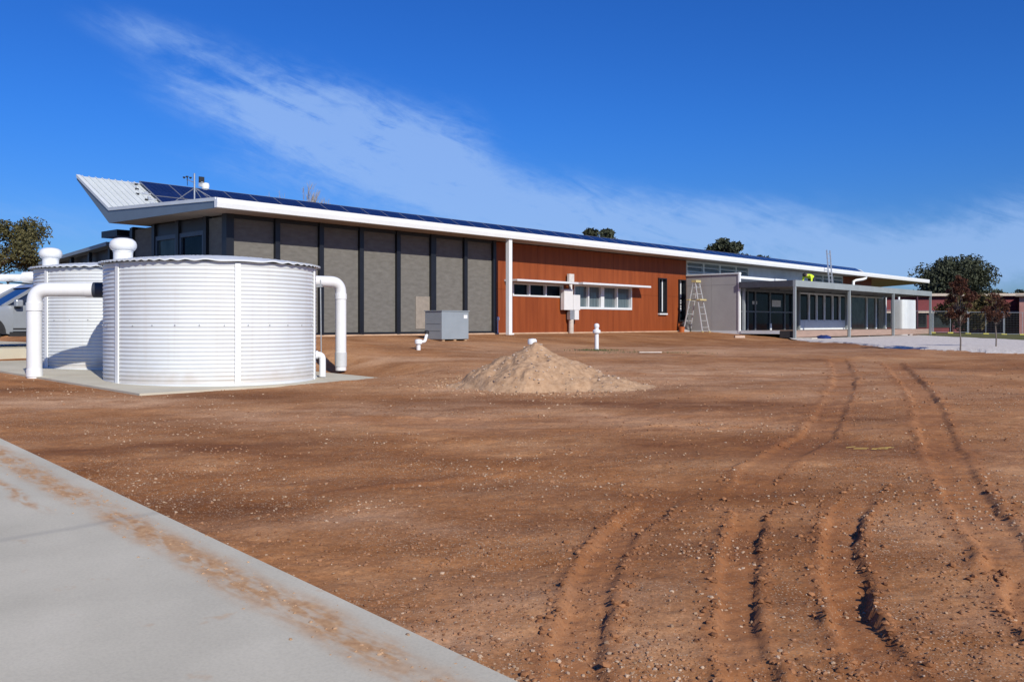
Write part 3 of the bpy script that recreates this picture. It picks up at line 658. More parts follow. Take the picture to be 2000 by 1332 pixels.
for k in range(6): bpart('cladding_panel', M_clad, 41.22 + k * 1.28, 41.22 + k * 1.28 + 1.272, 20.99, 21.1, 2.0, 2.86)
bpart('cladding_panel', M_rust, 53.4, 58, 20.99, 21.15, 1.7, 2.86); bpart('wall', M_rust, 58, 58.15, 21.0, 26.4, -.3, 2.9)
bpart('wall', M_fc, 53.6, 58, 21.0, 21.14, -.3, 1.69)

# low wing: grey sheeted side wall, glazed front
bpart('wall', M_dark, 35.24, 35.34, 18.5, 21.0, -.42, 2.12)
for (a, b) in ((18.42, 19.72), (19.73, 20.985)):
    for (c, d) in ((-.45, 1.69), (1.697, 2.14)): bpart('wall_sheet', M_fc, 35.20, 35.236, a, b, c, d)
bpart('capping', M_flash, 35.15, 35.38, 18.36, 20.98, 2.145, 2.205)
bpart('corner_trim', M_white, 35.17, 35.30, 18.34, 18.415, -.40, 2.22)
bpart('wing_roof', M_zinc, 35.36, 53.6, 18.55, 20.97, 1.86, 1.93)
bpart('roof_flashing', M_white, 35.40, 38.75, 18.44, 18.64, 1.96, 2.075); bpart('roof_flashing', M_white, 39.2, 40.4, 18.6, 18.9, 1.94, 2.10)
M_shaded = mat('shaded_beam', (.055, .062, .075), .5)  # darker copy of the beam colour, with shade painted in
bpart('parapet', M_shaded, 35.32, 53.6, 18.42, 18.54, 1.74, 1.955)
bpart('wing_slab', M_flash, 35.18, 53.6, 18.30, 20.9, -.46, -.315)
fr = MB()
for u in (35.42, 36.12, 36.85, 38.30, 39.84, 41.2): bb(fr, u - .05, u + .05, 18.42, 18.53, -.31, 1.52)
bb(fr, 35.47, 41.15, 18.43, 18.52, 1.42, 1.52); bb(fr, 35.47, 41.15, 18.43, 18.52, .50, .56)
gw = fr.build('window', mat('charcoal_frame', (.10, .11, .12), .4), bld)
for a, b in zip((35.47, 36.17, 36.90, 38.35, 39.89), (36.07, 36.80, 38.25, 39.79, 41.15)):
    p = MB(); bb(p, a, b, 18.47, 18.485, -.30, 1.42); p.build('pane', M_glass, gw)
for u in (38.30,): bpart('door_kick', M_white, u - .06, u + .06, 18.38, 18.417, -.30, .0)
bpart('door_sign', mat('paper_sign', (.5, .5, .46), .8), 38.55, 39.45, 18.455, 18.468, .78, 1.08)
bpart('door_sign', MATS['paper_sign'], 36.6, 37.05, 18.455, 18.468, .86, 1.0)
fr = MB(); wu = [41.42, 42.55, 43.47, 44.43, 45.48, 46.42, 47.40]
for u in wu: bb(fr, u - .07, u + .07, 18.40, 18.53, .10, 1.52)
bb(fr, 41.49, 47.33, 18.42, 18.52, 1.44, 1.52); bb(fr, 41.49, 47.33, 18.42, 18.52, .10, .18)
gw = fr.build('window', M_alup, bld)
for a, b in zip(wu[:-1], wu[1:]):
    p = MB(); bb(p, a + .08, b - .08, 18.46, 18.475, .18, 1.44); p.build('pane', M_glass, gw)
bpart('white_panel', M_white, 41.25, 41.95, 18.40, 18.5, -.31, .095); bpart('white_panel', M_white, 41.98, 47.45, 18.40, 18.5, -.31, .095)
fr = MB(); wu = [47.9, 50.29, 51.72, 53.29]
for u in wu: bb(fr, u - .07, u + .07, 18.40, 18.53, -.31, 1.52)
bb(fr, 47.97, 53.2, 18.42, 18.52, 1.44, 1.52)
gw = fr.build('window', M_alup, bld)
for a, b in zip(wu[:-1], wu[1:]):
    p = MB(); bb(p, a + .08, b - .08, 18.46, 18.475, -.31, 1.44); p.build('pane', M_glassg, gw)
bpart('wall', M_fascia, 41.2, 53.6, 18.54, 18.6, -.31, 1.74); bpart('wall', M_fascia, 53.4, 53.6, 18.54, 21, -.31, 1.86)
bpart('lintel', M_shaded, 35.32, 53.6, 18.43, 18.53, 1.525, 1.738)
# white offset downpipe from the gutter
MB().tube([(a - BU, b - BV, c - BZ) for a, b, c in ((54.6, 20.05, 2.87), (54.6, 20.08, 2.76), (54.3, 20.15, 2.68), (53.6, 20.3, 2.60), (53.35, 20.35, 2.52), (53.33, 20.35, 1.93))], .085, 12).build('downpipe', M_white, bld, True)

# ------------------------------------------------------------------ deck verandah
VU, VV, VZ = 35.15, 15.9, -.70
vx, vy = W(VU, VV); ver = tag(empty('verandah', (vx, vy, VZ + ZC), TH), 'raised timber deck under a flat grey steel verandah roof, in front of the glazed wing', 'verandah')
def vpart(name, m, u0, u1, v0, v1, z0, z1, parent=None, bevel=0): return MB().box(u0 - VU, u1 - VU, v0 - VV, v1 - VV, z0 - VZ, z1 - VZ).build(name, m, parent or ver, bevel=bevel)
for k in range(16): vpart('deck_board', M_deck, 35.2, 52.9, 15.95 + k * .146, 15.95 + k * .146 + .139, -.325, -.30)
vpart('deck_fascia', M_dfas, 35.2, 52.9, 15.90, 15.945, -.575, -.297)
vpart('deck_fascia', M_flash, 35.155, 35.195, 16.5, 18.28, -.44, -.297)
vpart('deck_fascia', M_dark, 35.155, 35.195, 15.95, 16.49, -.6, -.31)  # dark stretch of fascia: shade at the deck's left end put into colour
vpart('joist', M_dark, 35.25, 52.8, 16.4, 16.5, -.5, -.33); vpart('joist', M_dark, 35.25, 52.8, 17.6, 17.7, -.5, -.33)
for u in (35.15, 41.0, 46.85, 52.83): vpart('post', M_beam, u - .05, u + .05, 15.78, 15.88, -.78, 1.53)
for u in (38.0, 43.93, 49.8): vpart('stump', M_galv, u - .04, u + .04, 15.97, 16.05, -.78, -.34)
for u in (35.4, 41, 46.85, 52.6): vpart('post', M_beam, u - .05, u + .05, 18.2, 18.3, -.29, 1.52)
vpart('front_beam', M_beam, 35.10, 52.92, 15.77, 15.89, 1.535, 1.80)
vpart('side_beam', mat('shaded_beam', (.055, .062, .075), .5), 35.10, 35.20, 15.895, 18.33, 1.535, 1.795); vpart('side_beam', M_beam, 52.82, 52.92, 15.895, 18.33, 1.535, 1.795)  # left beam's shade is put into its darker colour; right one stays plain
vpart('roof_sheet', M_zinc, 35.21, 52.81, 15.895, 18.40, 1.66, 1.70)
for u in (37.2, 39.2, 41.2, 43.2, 45.2, 47.2, 49.2, 51.2): vpart('rafter', M_beam, u, u + .05, 15.90, 18.38, 1.54, 1.655)

# ------------------------------------------------------------------ rainwater tanks
def tank(x, y, zb, label, phi0):
    root = tag(empty('rainwater_tank', (x, y, zb + ZC)), label, 'water tank', 'white rainwater tanks')
    Rr, Hh = 2.0, 2.24; nw = 29; seg = 112; prof = [(Rr, 0)]
    for k in range(nw * 8 + 1):
        z = .06 + (Hh - .12) * k / (nw * 8); prof.append((Rr + .0062 * math.cos(2 * math.pi * k / 8), z))
    prof.append((Rr, Hh))
    MB().lathe(prof, n=seg).build('tank_wall', M_tankw, root, True)
    MB().lathe([(Rr + .004, -.01), (Rr + .022, -.01), (Rr + .022, .05), (Rr + .004, .055)], n=seg).build('base_ring', M_tank, root, True)
    # corrugated roof sheets laid across, the edge shows the waves
    kx, ky = math.cos(phi0), math.sin(phi0); v = [(0, 0, .17)]; f = []; nr_, ns = 26, 260
    for i in range(1, nr_ + 1):
        r_ = 2.09 * i / nr_
        for j in range(ns):
            t = 2 * math.pi * j / ns; px, py = r_ * math.cos(t), r_ * math.sin(t)
            v.append((px, py, .17 * (1 - (r_ / 2.09) ** 2) + .013 * math.cos(2 * math.pi * (px * kx + py * ky) / .125)))
    k0 = len(v)
    for j in range(ns):
        a = v[1 + (nr_ - 1) * ns + j]; v.append((a[0], a[1], a[2] - .026))
    for j in range(ns): f.append((0, 1 + j, 1 + (j + 1) % ns))
    for i in range(nr_ - 1):
        for j in range(ns): f.append((1 + i * ns + j, 1 + (i + 1) * ns + j, 1 + (i + 1) * ns + (j + 1) % ns, 1 + i * ns + (j + 1) % ns))
    for j in range(ns): f.append((1 + (nr_ - 1) * ns + j, k0 + j, k0 + (j + 1) % ns, 1 + (nr_ - 1) * ns + (j + 1) % ns))
    MB().add(v, f).build('tank_roof', M_tank, root, True, loc=(0, 0, Hh + .035))
    tocam = math.atan2(-y, -x)
    for dphi in (-55, 12, 72, 130, -120, 180):
        t = tocam + R(dphi); c, s = math.cos(t), math.sin(t)
        m_ = MB().prism([(Rr + .008, -.055), (Rr + .030, -.048), (Rr + .030, .048), (Rr + .008, .055)], 'z', .01, Hh - .02)
        o = m_.build('joint_strip', M_white, root); o.rotation_euler = (0, 0, t)
    for q in range(30):
        t = 2 * math.pi * (q + .5) / 30
        if math.cos(t - tocam) < .1: continue
        o = link('bolt', BOLT, root, ((Rr + .012) * math.cos(t), (Rr + .012) * math.sin(t), 1.10)); o.rotation_euler = (0, R(90), t)
    MB().lathe([(.0, .0), (.175, .0), (.175, .19), (.185, .20), (.185, .22), (.215, .24), (.245, .29), (.245, .34), (.225, .40), (.17, .445), (.09, .465), (.001, .47)], n=32).build('roof_vent', M_pvc, root, True, loc=(-1.49, -.70, Hh + .06))
    return root
BOLT = MB().lathe([(.012, 0), (.012, .008), (.006, .014)], n=8).mesh('bolt', M_galv)
TK1 = (-5.96, 17.7); TK2 = (-9.17, 21.2)
t1 = tank(*TK1, -1.13, 'white corrugated rainwater tank nearer the camera, seen whole in front of the screens', R(-58))
t2 = tank(*TK2, -1.02, 'white corrugated rainwater tank half hidden behind the nearer one', R(-58))

def elbow(p0, p1, p2, r, n=10):        # straight, quarter bend, straight
    p0, p1, p2 = Vector(p0), Vector(p1), Vector(p2); a = (p0 - p1).normalized(); b = (p2 - p1).normalized(); pts = [p0]
    s = p1 + a * r; e = p1 + b * r
    for k in range(n + 1):
        t = k / n; pts.append(s * (1 - t) ** 2 + p1 * 2 * t * (1 - t) + e * t * t)
    return pts + [p2]
# large pipe on the left of the near tank
lx, ly = -9.30, 17.28; dirv = Vector((TK1[0] - lx, TK1[1] - ly, 0)).normalized()
pr = tag(empty('overflow_pipe', (lx, ly, -1.05 + ZC)), 'thick white pipe rising left of the near tank and bending into its left side', 'pipe')
hl = 1.66 + 1.05 - 1.0
MB().tube(elbow((0, 0, -.06), (0, 0, hl), tuple(dirv * 1.18 + Vector((0, 0, hl))), .26), .138, 24).build('pipe', M_pvc, pr, True)
MB().lathe([(.139, 1.30), (.152, 1.30), (.152, 1.46), (.139, 1.46)], n=24).build('socket', M_pvc, pr, True)
MB().lathe([(.139, .02), (.150, .02), (.150, .16), (.139, .16)], n=24).build('socket', M_pvc, pr, True)
q0 = dirv * 1.10 + Vector((0, 0, hl)); q1 = dirv * 1.40 + Vector((0, 0, hl))
MB().tube([q0, q1], .15, 24).build('coupling', M_coup, pr, True)
q2 = dirv * .95 + Vector((0, 0, hl)); MB().tube([q2, q0], .146, 24).build('socket', M_pvc, pr, True)
# large pipe on the right
rx, ry = -3.80, 19.70; dirv = Vector((TK1[0] - rx, TK1[1] - ry, 0)).normalized()
pr = tag(empty('overflow_pipe', (rx, ry, -.98 + ZC)), 'thick white pipe leaving the right side of the near tank and turning down', 'pipe')
hl = .92 + .98
MB().tube(elbow((0, 0, -.06), (0, 0, hl), tuple(dirv * 1.0 + Vector((0, 0, hl))), .26), .120, 24).build('pipe', M_pvc, pr, True)
MB().lathe([(.121, .03), (.131, .03), (.131, .34), (.121, .34)], n=24).build('socket', M_pvcg, pr, True)
MB().lathe([(.121, 1.52), (.131, 1.52), (.131, 1.64), (.121, 1.64)], n=24).build('socket', M_pvc, pr, True)
# small outlet bend and level-gauge rod
sx_, sy_ = -3.89, 18.22; dirv = Vector((TK1[0] - sx_, TK1[1] - sy_, 0)).normalized()
pr = tag(empty('outlet_pipe', (sx_, sy_, -1.04 + ZC)), 'small white bent outlet pipe low at the right foot of the near tank', 'pipe')
MB().tube(elbow((0, 0, -.05), (0, 0, .40), tuple(dirv * .17 + Vector((0, 0, .40))), .10), .066, 18).build('pipe', M_pvc, pr, True)
MB().tube([tuple(dirv * .09 + Vector((0, 0, .40))), tuple(dirv * .16 + Vector((0, 0, .40)))], .085, 18).build('collar', M_pvc, pr, True)
gr_ = tag(empty('gauge_rod', (-3.93, 18.30, -1.05 + ZC)), 'thin grey rod standing along the right edge of the near tank', 'rod')
MB().tube([(0, 0, 0), (-.02, 0, 1.95)], .012, 8).build('rod', M_galv, gr_, True)
MB().box(-.10, .02, -.03, .03, 1.80, 1.86).build('bracket', M_galv, gr_)

# ------------------------------------------------------------------ grey cabinet on its skid, by the screens
cxu, cvv = 17.12, 18.0
x, y = W(cxu, cvv); cb = tag(empty('equipment_cabinet', (x, y, -.515 + ZC), TH), 'grey sheet-metal equipment cabinet standing in front of the mesh screens', 'cabinet')
M_cab = mat('blue_grey_cabinet', (.30, .345, .375), .38, .15, .05, 2)
MB().box(0, 1.06, .0, .70, .07, .86).build('body', M_cab, cb, bevel=.012)
MB().box(-.02, 1.08, -.02, .72, .862, .885).build('lid', M_cab, cb)
for a in (.05, .5, .93): MB().box(a, a + .09, .03, .67, -.02, .068).build('skid', mat('raw_timber', (.42, .28, .16), .8), cb)
MB().box(.86, 1.0, -.006, -.001, .66, .76).build('label_plate', M_white, cb)
for z in (.3, .5): MB().box(-.004, .0, .06, .64, z, z + .006).build('seam', M_dark, cb)

# ------------------------------------------------------------------ electrical meter boxes on a pole in front of the red wall
x, y = W(26.56, 20.82); mt = tag(empty('meter_box', (x, y, -.42 + ZC), TH), 'pale grey electrical boxes stepped together on a pole before the red wall', 'meter box')
M_box = mat('pale_grey_box', (.66, .66, .65), .5, 0, .04, 3)
MB().box(-.50, .03, -.06, .12, .93, 1.71).build('main_box', M_box, mt, bevel=.008)
MB().box(.033, .45, -.08, .12, .93, 1.51).build('side_box', M_box, mt, bevel=.008)
MB().box(-.14, .12, -.05, .10, .57, .928).build('cable_cover', M_galv, mt); MB().box(.123, .38, -.07, .10, .57, .928).build('cable_cover', M_box, mt)
MB().tube([(.02, .03, -.1), (.02, .03, .57)], .10, 14).build('pole', mat('tan_pipe', (.52, .46, .40), .7), mt, True)
MB().box(-.15, .15, -.02, .08, 2.00, 2.30).build('conduit_head', mat('pale_tan_box', (.60, .57, .53), .6), mt)
MB().box(-.055, .055, .0, .06, 1.712, 2.0).build('conduit', M_box, mt)

# ------------------------------------------------------------------ vent pipes and small site things
def ground_at(x, y): return float(height(np.array([x]), np.array([y]))[0][0])
def vent(x, y, h, r, label, cap):
    z = ground_at(x, y); o = tag(empty('vent_pipe', (x, y, z + ZC)), label, 'pipe')
    MB().tube([(0, 0, -.1), (0, 0, h)], r, 16).build('pipe', M_pvc, o, True)
    if cap == 'tall':
        MB().lathe([(r * 1.0, h - .16), (r * 1.9, h - .14), (r * 1.9, h - .08), (r * 1.2, h - .05)], n=18).build('collar', M_pvc, o, True)
        MB().lathe([(r * .9, h), (r * 1.25, h + .01), (r * 1.25, h + .07), (r * .8, h + .10), (.01, h + .11)], n=18).build('cap', M_pvc, o, True)
    else:
        MB().lathe([(r, h - .10), (r * 1.7, h - .09), (r * 1.75, h - .01), (r * 1.4, h + .02), (.01, h + .03)], n=18).build('cap', M_pvc, o, True)
    return o
vent(2.23, 23.37, .62, .055, 'tall white capped vent pipe standing alone in front of the red wall', 'tall')
vent(.42, 18.4, .60, .055, 'white capped pipe showing over the top of the soil heap', 'cap')
o = vent(-2.35, 22.29, .24, .055, 'short white pipe with side tap near the grey cabinet', 'cap')
MB().tube(elbow((.0, 0, .20), (.16, .0, .20), (.2, .1, .40), .06), .04, 12).build('side_branch', M_pvc, o, True)
MB().lathe([(.045, 0), (.06, .01), (.06, .08), (.02, .1)], n=14).build('tap_cap', M_blk, o, True, loc=(.2, .1, .39))
x, y = 3.4, 21.8; o = MB().box(-.28, .28, -.035, .035, .0, .03).build('pale_board', mat('pale_board_mat', (.55, .47, .40), .8), None, bevel=.004); o.location = (x, y, ground_at(x, y) + .01 + ZC); o.rotation_euler = (0, 0, .05)
tag(o, 'short pale offcut lying on the bare dirt right of the vent pipe', 'board')
# yellow straw
rs = random.Random(3); mb = MB()
for k in range(8):
    a = rs.uniform(-.5, .4); px, py = 3.85 + rs.gauss(0, .11), 9.53 + rs.gauss(0, .06); l = rs.uniform(.06, .2); z = ground_at(px, py) + .012 + rs.random() * .012
    mb.bar((px - l * math.cos(a) / 2 - 3.85, py - l * math.sin(a) / 2 - 9.53, z), (px + l * math.cos(a) / 2 - 3.85, py + l * math.sin(a) / 2 - 9.53, z + .006), .006, .004)
o = mb.build('straw', mat('yellow_straw', (.50, .36, .10), .9)); o.location = (3.85, 9.53, ZC); tag(o, 'wisps of yellow straw on the dirt between the wheel ruts', 'straw', kind='stuff')
# weeds at the foot of the tall vent pipe
mb = MB()
for k in range(420):
    a = rs.uniform(0, 6.28); rr = abs(rs.gauss(0, .28)); px, py = 2.23 + rr * math.cos(a) * 1.5, 23.25 + rr * math.sin(a) * .5; h = rs.uniform(.02, .075); z = ground_at(px, py)
    dx = rs.uniform(-.03, .03); mb.add([(px - .006, py, z), (px + .006, py, z), (px + dx, py + rs.uniform(-.02, .02), z + h)], [(0, 1, 2)])
for k in range(200):
    px, py = 3.5 + rs.gauss(0, .8), 22.2 + rs.gauss(0, .10); h = rs.uniform(.01, .05); z = ground_at(px, py); mb.add([(px - .006, py, z), (px + .006, py, z), (px + rs.uniform(-.02, .02), py, z + h)], [(0, 1, 2)])
o = mb.build('weeds', mat('weed_green', (.07, .085, .03), .9)); o.location = (0, 0, ZC); tag(o, 'low green weeds round the foot of the tall vent pipe', 'weeds', kind='stuff')

# ------------------------------------------------------------------ soil heap
gxs = np.linspace(-2.6, 2.9, 150); gys = np.linspace(-1.9, 2.0, 110); mx_, my_ = np.meshgrid(gxs, gys); hx, hy = .42, 15.55
ax_ = mx_.ravel(); ay_ = my_.ravel()
ang = np.arctan2(ay_, ax_); lob = 1 + .16 * (fbm(np.cos(ang) * 1.6 + 5, np.sin(ang) * 1.6 + 5, 3, 21) - .5) * 2
r_ = np.hypot(ax_ / 1.45, ay_ / 1.3) / lob
hgt = .69 * np.clip(1 - r_, 0, 1) ** .92
peak = .69 - np.sqrt((.69 - hgt) ** 2 + .0036); hgt = np.maximum(np.minimum(hgt, peak + .05), 0)
r2 = np.hypot((ax_ - .95) / 1.25, (ay_ + .35) / .75); hgt = np.maximum(hgt, -.0 + .20 * np.clip(1 - r2, 0, 1) ** .8)
r3 = np.hypot((ax_ + .95) / .85, (ay_ + .3) / .6); hgt = np.maximum(hgt, .12 * np.clip(1 - r3, 0, 1) ** .8)
hn = (fbm(ax_ * 2.2, ay_ * 2.2, 4, 31) - .5) * .20 * ss(0, .25, hgt) + (np.abs(fbm(ax_ * 7, ay_ * 7, 4, 32) - .5) * -.16 + .03) * ss(.02, .16, hgt) + (fbm(ax_ * 20, ay_ * 20, 3, 33) - .5) * .035 * ss(0, .06, hgt)
zg, _ = height(ax_ + hx, ay_ + hy)
rimn = fbm(ax_ * 3.5, ay_ * 3.5, 4, 34); zh = zg + np.where(hgt > .002, hgt * ss(0, .10, hgt - .05 * rimn) + hn - .028 * (1 - ss(.0, .09, hgt)) * (rimn * 1.6), -.05)
nxm = len(gxs); idm = np.arange(len(ax_)).reshape(len(gys), nxm)
fmn = np.stack([idm[:-1, :-1], idm[:-1, 1:], idm[1:, 1:], idm[1:, :-1]], -1).reshape(-1, 4)
M_heap = mat('pale_soil', (.33, .20, .115), .95, 0, scale=9, col2=(.50, .335, .21), bump=.8, bscale=26, contrast=(.3, .68), spec=.1)
zb_ = float(terr(hx, hy)); keep = (hgt > .002)[fmn].any(1)
o = link('soil_heap', np_mesh('soil_heap', np.stack([ax_, ay_, zh - zb_], 1), fmn[keep], M_heap)); o.location = (hx, hy, zb_ + ZC)
tag(o, 'heap of pale sandy soil with stones in the middle of the yard', 'soil heap')
HEAP = (gxs, gys, zh.reshape(len(gys), nxm), hgt.reshape(len(gys), nxm))

# ------------------------------------------------------------------ loose stones and clods (uncountable)
ICO_V = []; t_ = (1 + 5 ** .5) / 2
for a, b in ((-1, t_), (1, t_), (-1, -t_), (1, -t_)): ICO_V.append((a, b, 0))
for a, b in ((-1, t_), (1, t_), (-1, -t_), (1, -t_)): ICO_V.append((0, a, b))
for a, b in ((t_, -1), (t_, 1), (-t_, -1), (-t_, 1)): ICO_V.append((a, 0, b))
ICO_V = np.array(ICO_V) / math.hypot(1, t_)
ICO_F = np.array([(0, 11, 5), (0, 5, 1), (0, 1, 7), (0, 7, 10), (0, 10, 11), (1, 5, 9), (5, 11, 4), (11, 10, 2), (10, 7, 6), (7, 1, 8), (3, 9, 4), (3, 4, 2), (3, 2, 6), (3, 6, 8), (3, 8, 9), (4, 9, 5), (2, 4, 11), (6, 2, 10), (8, 6, 7), (9, 8, 1)])
def stones(name, px, py, pz, size, m, label, cat):
    n = len(px); rng = np.random.default_rng(len(name) + n)
    V = ICO_V[None] * (1 + rng.uniform(-.28, .28, (n, 12, 1))); V = V * (size[:, None, None] * np.stack([rng.uniform(.8, 1.3, n), rng.uniform(.7, 1.1, n), rng.uniform(.45, .85, n)], 1)[:, None, :])
    a = rng.uniform(0, 6.28, n); c, s = np.cos(a)[:, None], np.sin(a)[:, None]
    V = np.stack([V[..., 0] * c - V[..., 1] * s + px[:, None], V[..., 0] * s + V[..., 1] * c + py[:, None], V[..., 2] + (pz + size * .22)[:, None] + ZC], -1)
    F = ICO_F[None] + (np.arange(n) * 12)[:, None, None]
    o = link(name, np_mesh(name, V.reshape(-1, 3), F.reshape(-1, 3), m, False)); tag(o, label, cat, kind='stuff'); return o
def stone_mat(name, a, b):
    m = bpy.data.materials.new(name); m.use_nodes = True; t = m.node_tree; bs = t.nodes['Principled BSDF']; bs.inputs['Roughness'].default_value = .9; bs.inputs['Specular IOR Level'].default_value = .2
    g = t.nodes.new('ShaderNodeNewGeometry'); r = t.nodes.new('ShaderNodeValToRGB'); r.color_ramp.elements[0].color = (*a, 1); r.color_ramp.elements[1].color = (*b, 1)
    t.links.new(g.outputs['Random Per Island'], r.inputs['Fac']); t.links.new(r.outputs[0], bs.inputs['Base Color']); return m
rng = np.random.default_rng(5)
def scatter(n, y0, y1, dens_seed, thr, k=1.0):
    yy = 1 / (1 / y1 + (1 / y0 - 1 / y1) * rng.random(n)); xx = (rng.random(n) * 2 - 1) * (.62 * yy + .6)
    d = fbm(xx * .7, yy * 1.0, 4, dens_seed); e = fbm(xx * 3, yy * 3, 3, dens_seed + 50)
    keep = (rng.random(n) < np.clip((d - thr) * 5 + (e - .5) * 1.5, .05, 1)) & (on_path(xx, yy) < -.015)
    u, v = UV(xx, yy); keep &= ~((u > PU0 - .1) & (u < PU1 + .1) & (v > PV0 - .1)) & (np.hypot((xx - hx) / 1.8, (yy - hy) / 1.4) > 1) & (v < 20.5)
    return xx[keep], yy[keep]
for nm, n, thr, seed, ma, mbb, smin, smax, lab in (
    ('pale_pebbles', 60000, .46, 61, (.27, .165, .095), (.54, .40, .28), .0026, .014, 'pale pebbles strewn over the bare dirt yard'),
    ('brown_pebbles', 50000, .42, 71, (.19, .085, .04), (.37, .20, .11), .003, .015, 'small brown stones and crumbs of earth over the yard'),
    ('dark_pebbles', 7000, .45, 81, (.09, .055, .04), (.2, .14, .11), .003, .009, 'small dark stones scattered in the dirt yard')):
    sx, sy = scatter(n, 3.0, 19, seed, thr)
    z, _ = height(sx, sy); size = smin + (smax - smin) * rng.random(len(sx)) ** 4.2; size = size * (1 + .035 * np.maximum(sy - 6, 0))
    stones(nm, sx, sy, z, size, stone_mat(nm + '_mat', ma, mbb), lab, 'pebbles')
# clods thrown up along the ruts
cx = []; cy = []
for (pl, hw, dep, rid, f0, f1) in TRACKS[:6]:
    pl = np.array(pl)
    for a, b in zip(pl[:-1], pl[1:]):
        d = b - a; ln = np.hypot(*d); nrm = np.array([-d[1], d[0]]) / ln
        n = int(ln * (110 if a[1] < 9 else 30) * (rid / .045)); t = rng.random(n); side = np.where(rng.random(n) < .5, -1, 1)
        off = side * hw * (.9 + np.abs(rng.normal(.1, .45, n)))
        cx.append(a[0] + d[0] * t + nrm[0] * off); cy.append(a[1] + d[1] * t + nrm[1] * off)
cx = np.concatenate(cx); cy = np.concatenate(cy); z, _ = height(cx, cy); size = .004 + .022 * rng.random(len(cx)) ** 4.0
stones('soil_clods', cx, cy, z, size, stone_mat('clod_mat', (.19, .08, .034), (.36, .17, .078)), 'crumbled earth clods along the wheel ruts', 'clods')
n = 1400; aa = rng.uniform(0, 6.283, n); rr = 1 + np.abs(rng.normal(0, .28, n)); hx2 = hx + np.cos(aa) * 1.45 * rr; hy2 = hy + np.sin(aa) * 1.2 * rr; hz2, _ = height(hx2, hy2)
stones('heap_spill', hx2, hy2, hz2, .006 + .022 * rng.random(n) ** 4, stone_mat('spill_mat', (.30, .18, .10), (.50, .34, .22)), 'crumbs of sandy soil spilled round the foot of the heap', 'soil crumbs')
# crumbs of dirt on the path
n = 700; al = rng.uniform(-.5, 7, n); ac = np.abs(rng.normal(.27, .10, n)); p = E1[None] + EE[None] * al[:, None] + EN[None] * ac[:, None]
stones('dirt_crumbs', p[:, 0], p[:, 1], -1.81 + .048 * p[:, 1] + .026, .003 + .010 * rng.random(n) ** 4, MATS['pale_soil'], 'crumbs of dirt dropped on the concrete path', 'dirt')
# stones on the heap
n = 2600; ii = rng.integers(2, len(gys) - 2, n); jj = rng.integers(2, nxm - 2, n); ok = HEAP[3][ii, jj] > .03; ii, jj = ii[ok], jj[ok]
stones('heap_stones', gxs[jj] + hx, gys[ii] + hy, HEAP[2][ii, jj], .005 + .028 * rng.random(len(ii)) ** 5, stone_mat('heap_stone_mat', (.16, .11, .09), (.60, .48, .38)), 'stones and lumps bedded in the sandy soil heap', 'stones')

# ------------------------------------------------------------------ weather station on the roof corner
x, y = W(11.62, 21.5); ws = tag(empty('weather_station', (x, y, 3.15 + ZC), TH), 'small weather station on a braced pole at the roof corner', 'weather station')
MB().tube([(0, 0, 0), (0, 0, .74)], .022, 10).build('mast', M_galv, ws, True)
for p in ((-.12, .95, .04), (.25, -.75, -.03), (.55, .45, .03)):
    MB().tube([(0, 0, .36), p], .012, 8).build('brace', M_galv, ws, True)
MB().lathe([(.05, 0), (.09, .02), (.10, .10), (.085, .16), (.02, .17)], n=18).build('rain_gauge', M_white, ws, True, loc=(.22, -.16, .33))
for k in range(4): MB().lathe([(.06, 0), (.075, .008), (.06, .016)], n=16).build('radiation_shield', M_white, ws, True, loc=(.13, -.10, .40 + k * .035))
MB().box(-.07, .07, -.02, .02, 0, .15).build('solar_cell', M_blk, ws, loc=(.12, -.14, .50))
MB().tube([(0, 0, .50), (-.05, .28, .60)], .01, 8).build('arm', M_galv, ws, True)
MB().tube([(-.05, .28, .58), (-.05, .28, .68)], .012, 8).build('anemometer_stem', M_blk, ws, True)
for a in (0, 2.1, 4.2):
    MB().lathe([(.005, -.03), (.03, -.01), (.036, .02), (.03, .02)], n=12).build('anemometer_cup', M_blk, ws, True, loc=(-.05 + .09 * math.cos(a), .28 + .09 * math.sin(a), .66))
MB().bar((-.05, .28, .58), (.02, .40, .50), .012, .09).build('wind_vane', M_blk, ws)

# ------------------------------------------------------------------ ladders
x, y = W(34.55, 20.1); ld = tag(empty('step_ladder', (x, y, -.40 + ZC), TH), 'aluminium step ladder with yellow plastic caps standing against the grey wall', 'ladder')
M_yel = mat('yellow_plastic', (.50, .42, .20), .5)
top = 2.22
for sgn, nm in ((1, 'front'), (-1, 'rear')):
    for s in (-1, 1):
        MB().bar((s * .30, -sgn * .48, 0), (s * .17, -sgn * .05, top), .07, .03).build('stile', M_alu, ld)
        MB().box(-.04, .04, -.03, .03, 0, .07).build('foot', M_yel, ld, loc=(s * .30, -sgn * .48, 0))
    for k in range(7):
        t = (k + .8) / 7.6; w_ = .30 - .13 * t; yy = -sgn * (.48 - .43 * t)
        MB().box(-w_, w_, yy - (.045 if sgn > 0 else .015), yy + (.045 if sgn > 0 else .015), top * t - .012, top * t + .012).build('tread' if sgn > 0 else 'stretcher', M_alu, ld)
MB().box(-.21, .21, -.12, .12, top - .02, top + .09).build('top_cap', M_yel, ld, bevel=.01)
MB().box(-.27, .27, -.36, -.16, 1.40, 1.47).build('platform', M_yel, ld, bevel=.008); MB().box(-.27, .27, .18, .34, 1.42, 1.47).build('platform', M_yel, ld, bevel=.008)
x, y = W(48.3, 19.65); le = tag(empty('extension_ladder', (x, y, 1.94 + ZC), TH), 'aluminium ladder leaning from the low wing roof up past the white eave', 'ladder')
for s in (-.22, .22): MB().bar((s, 0, 0), (s, .16, 2.12), .035, .07).build('stile', M_alu, le)
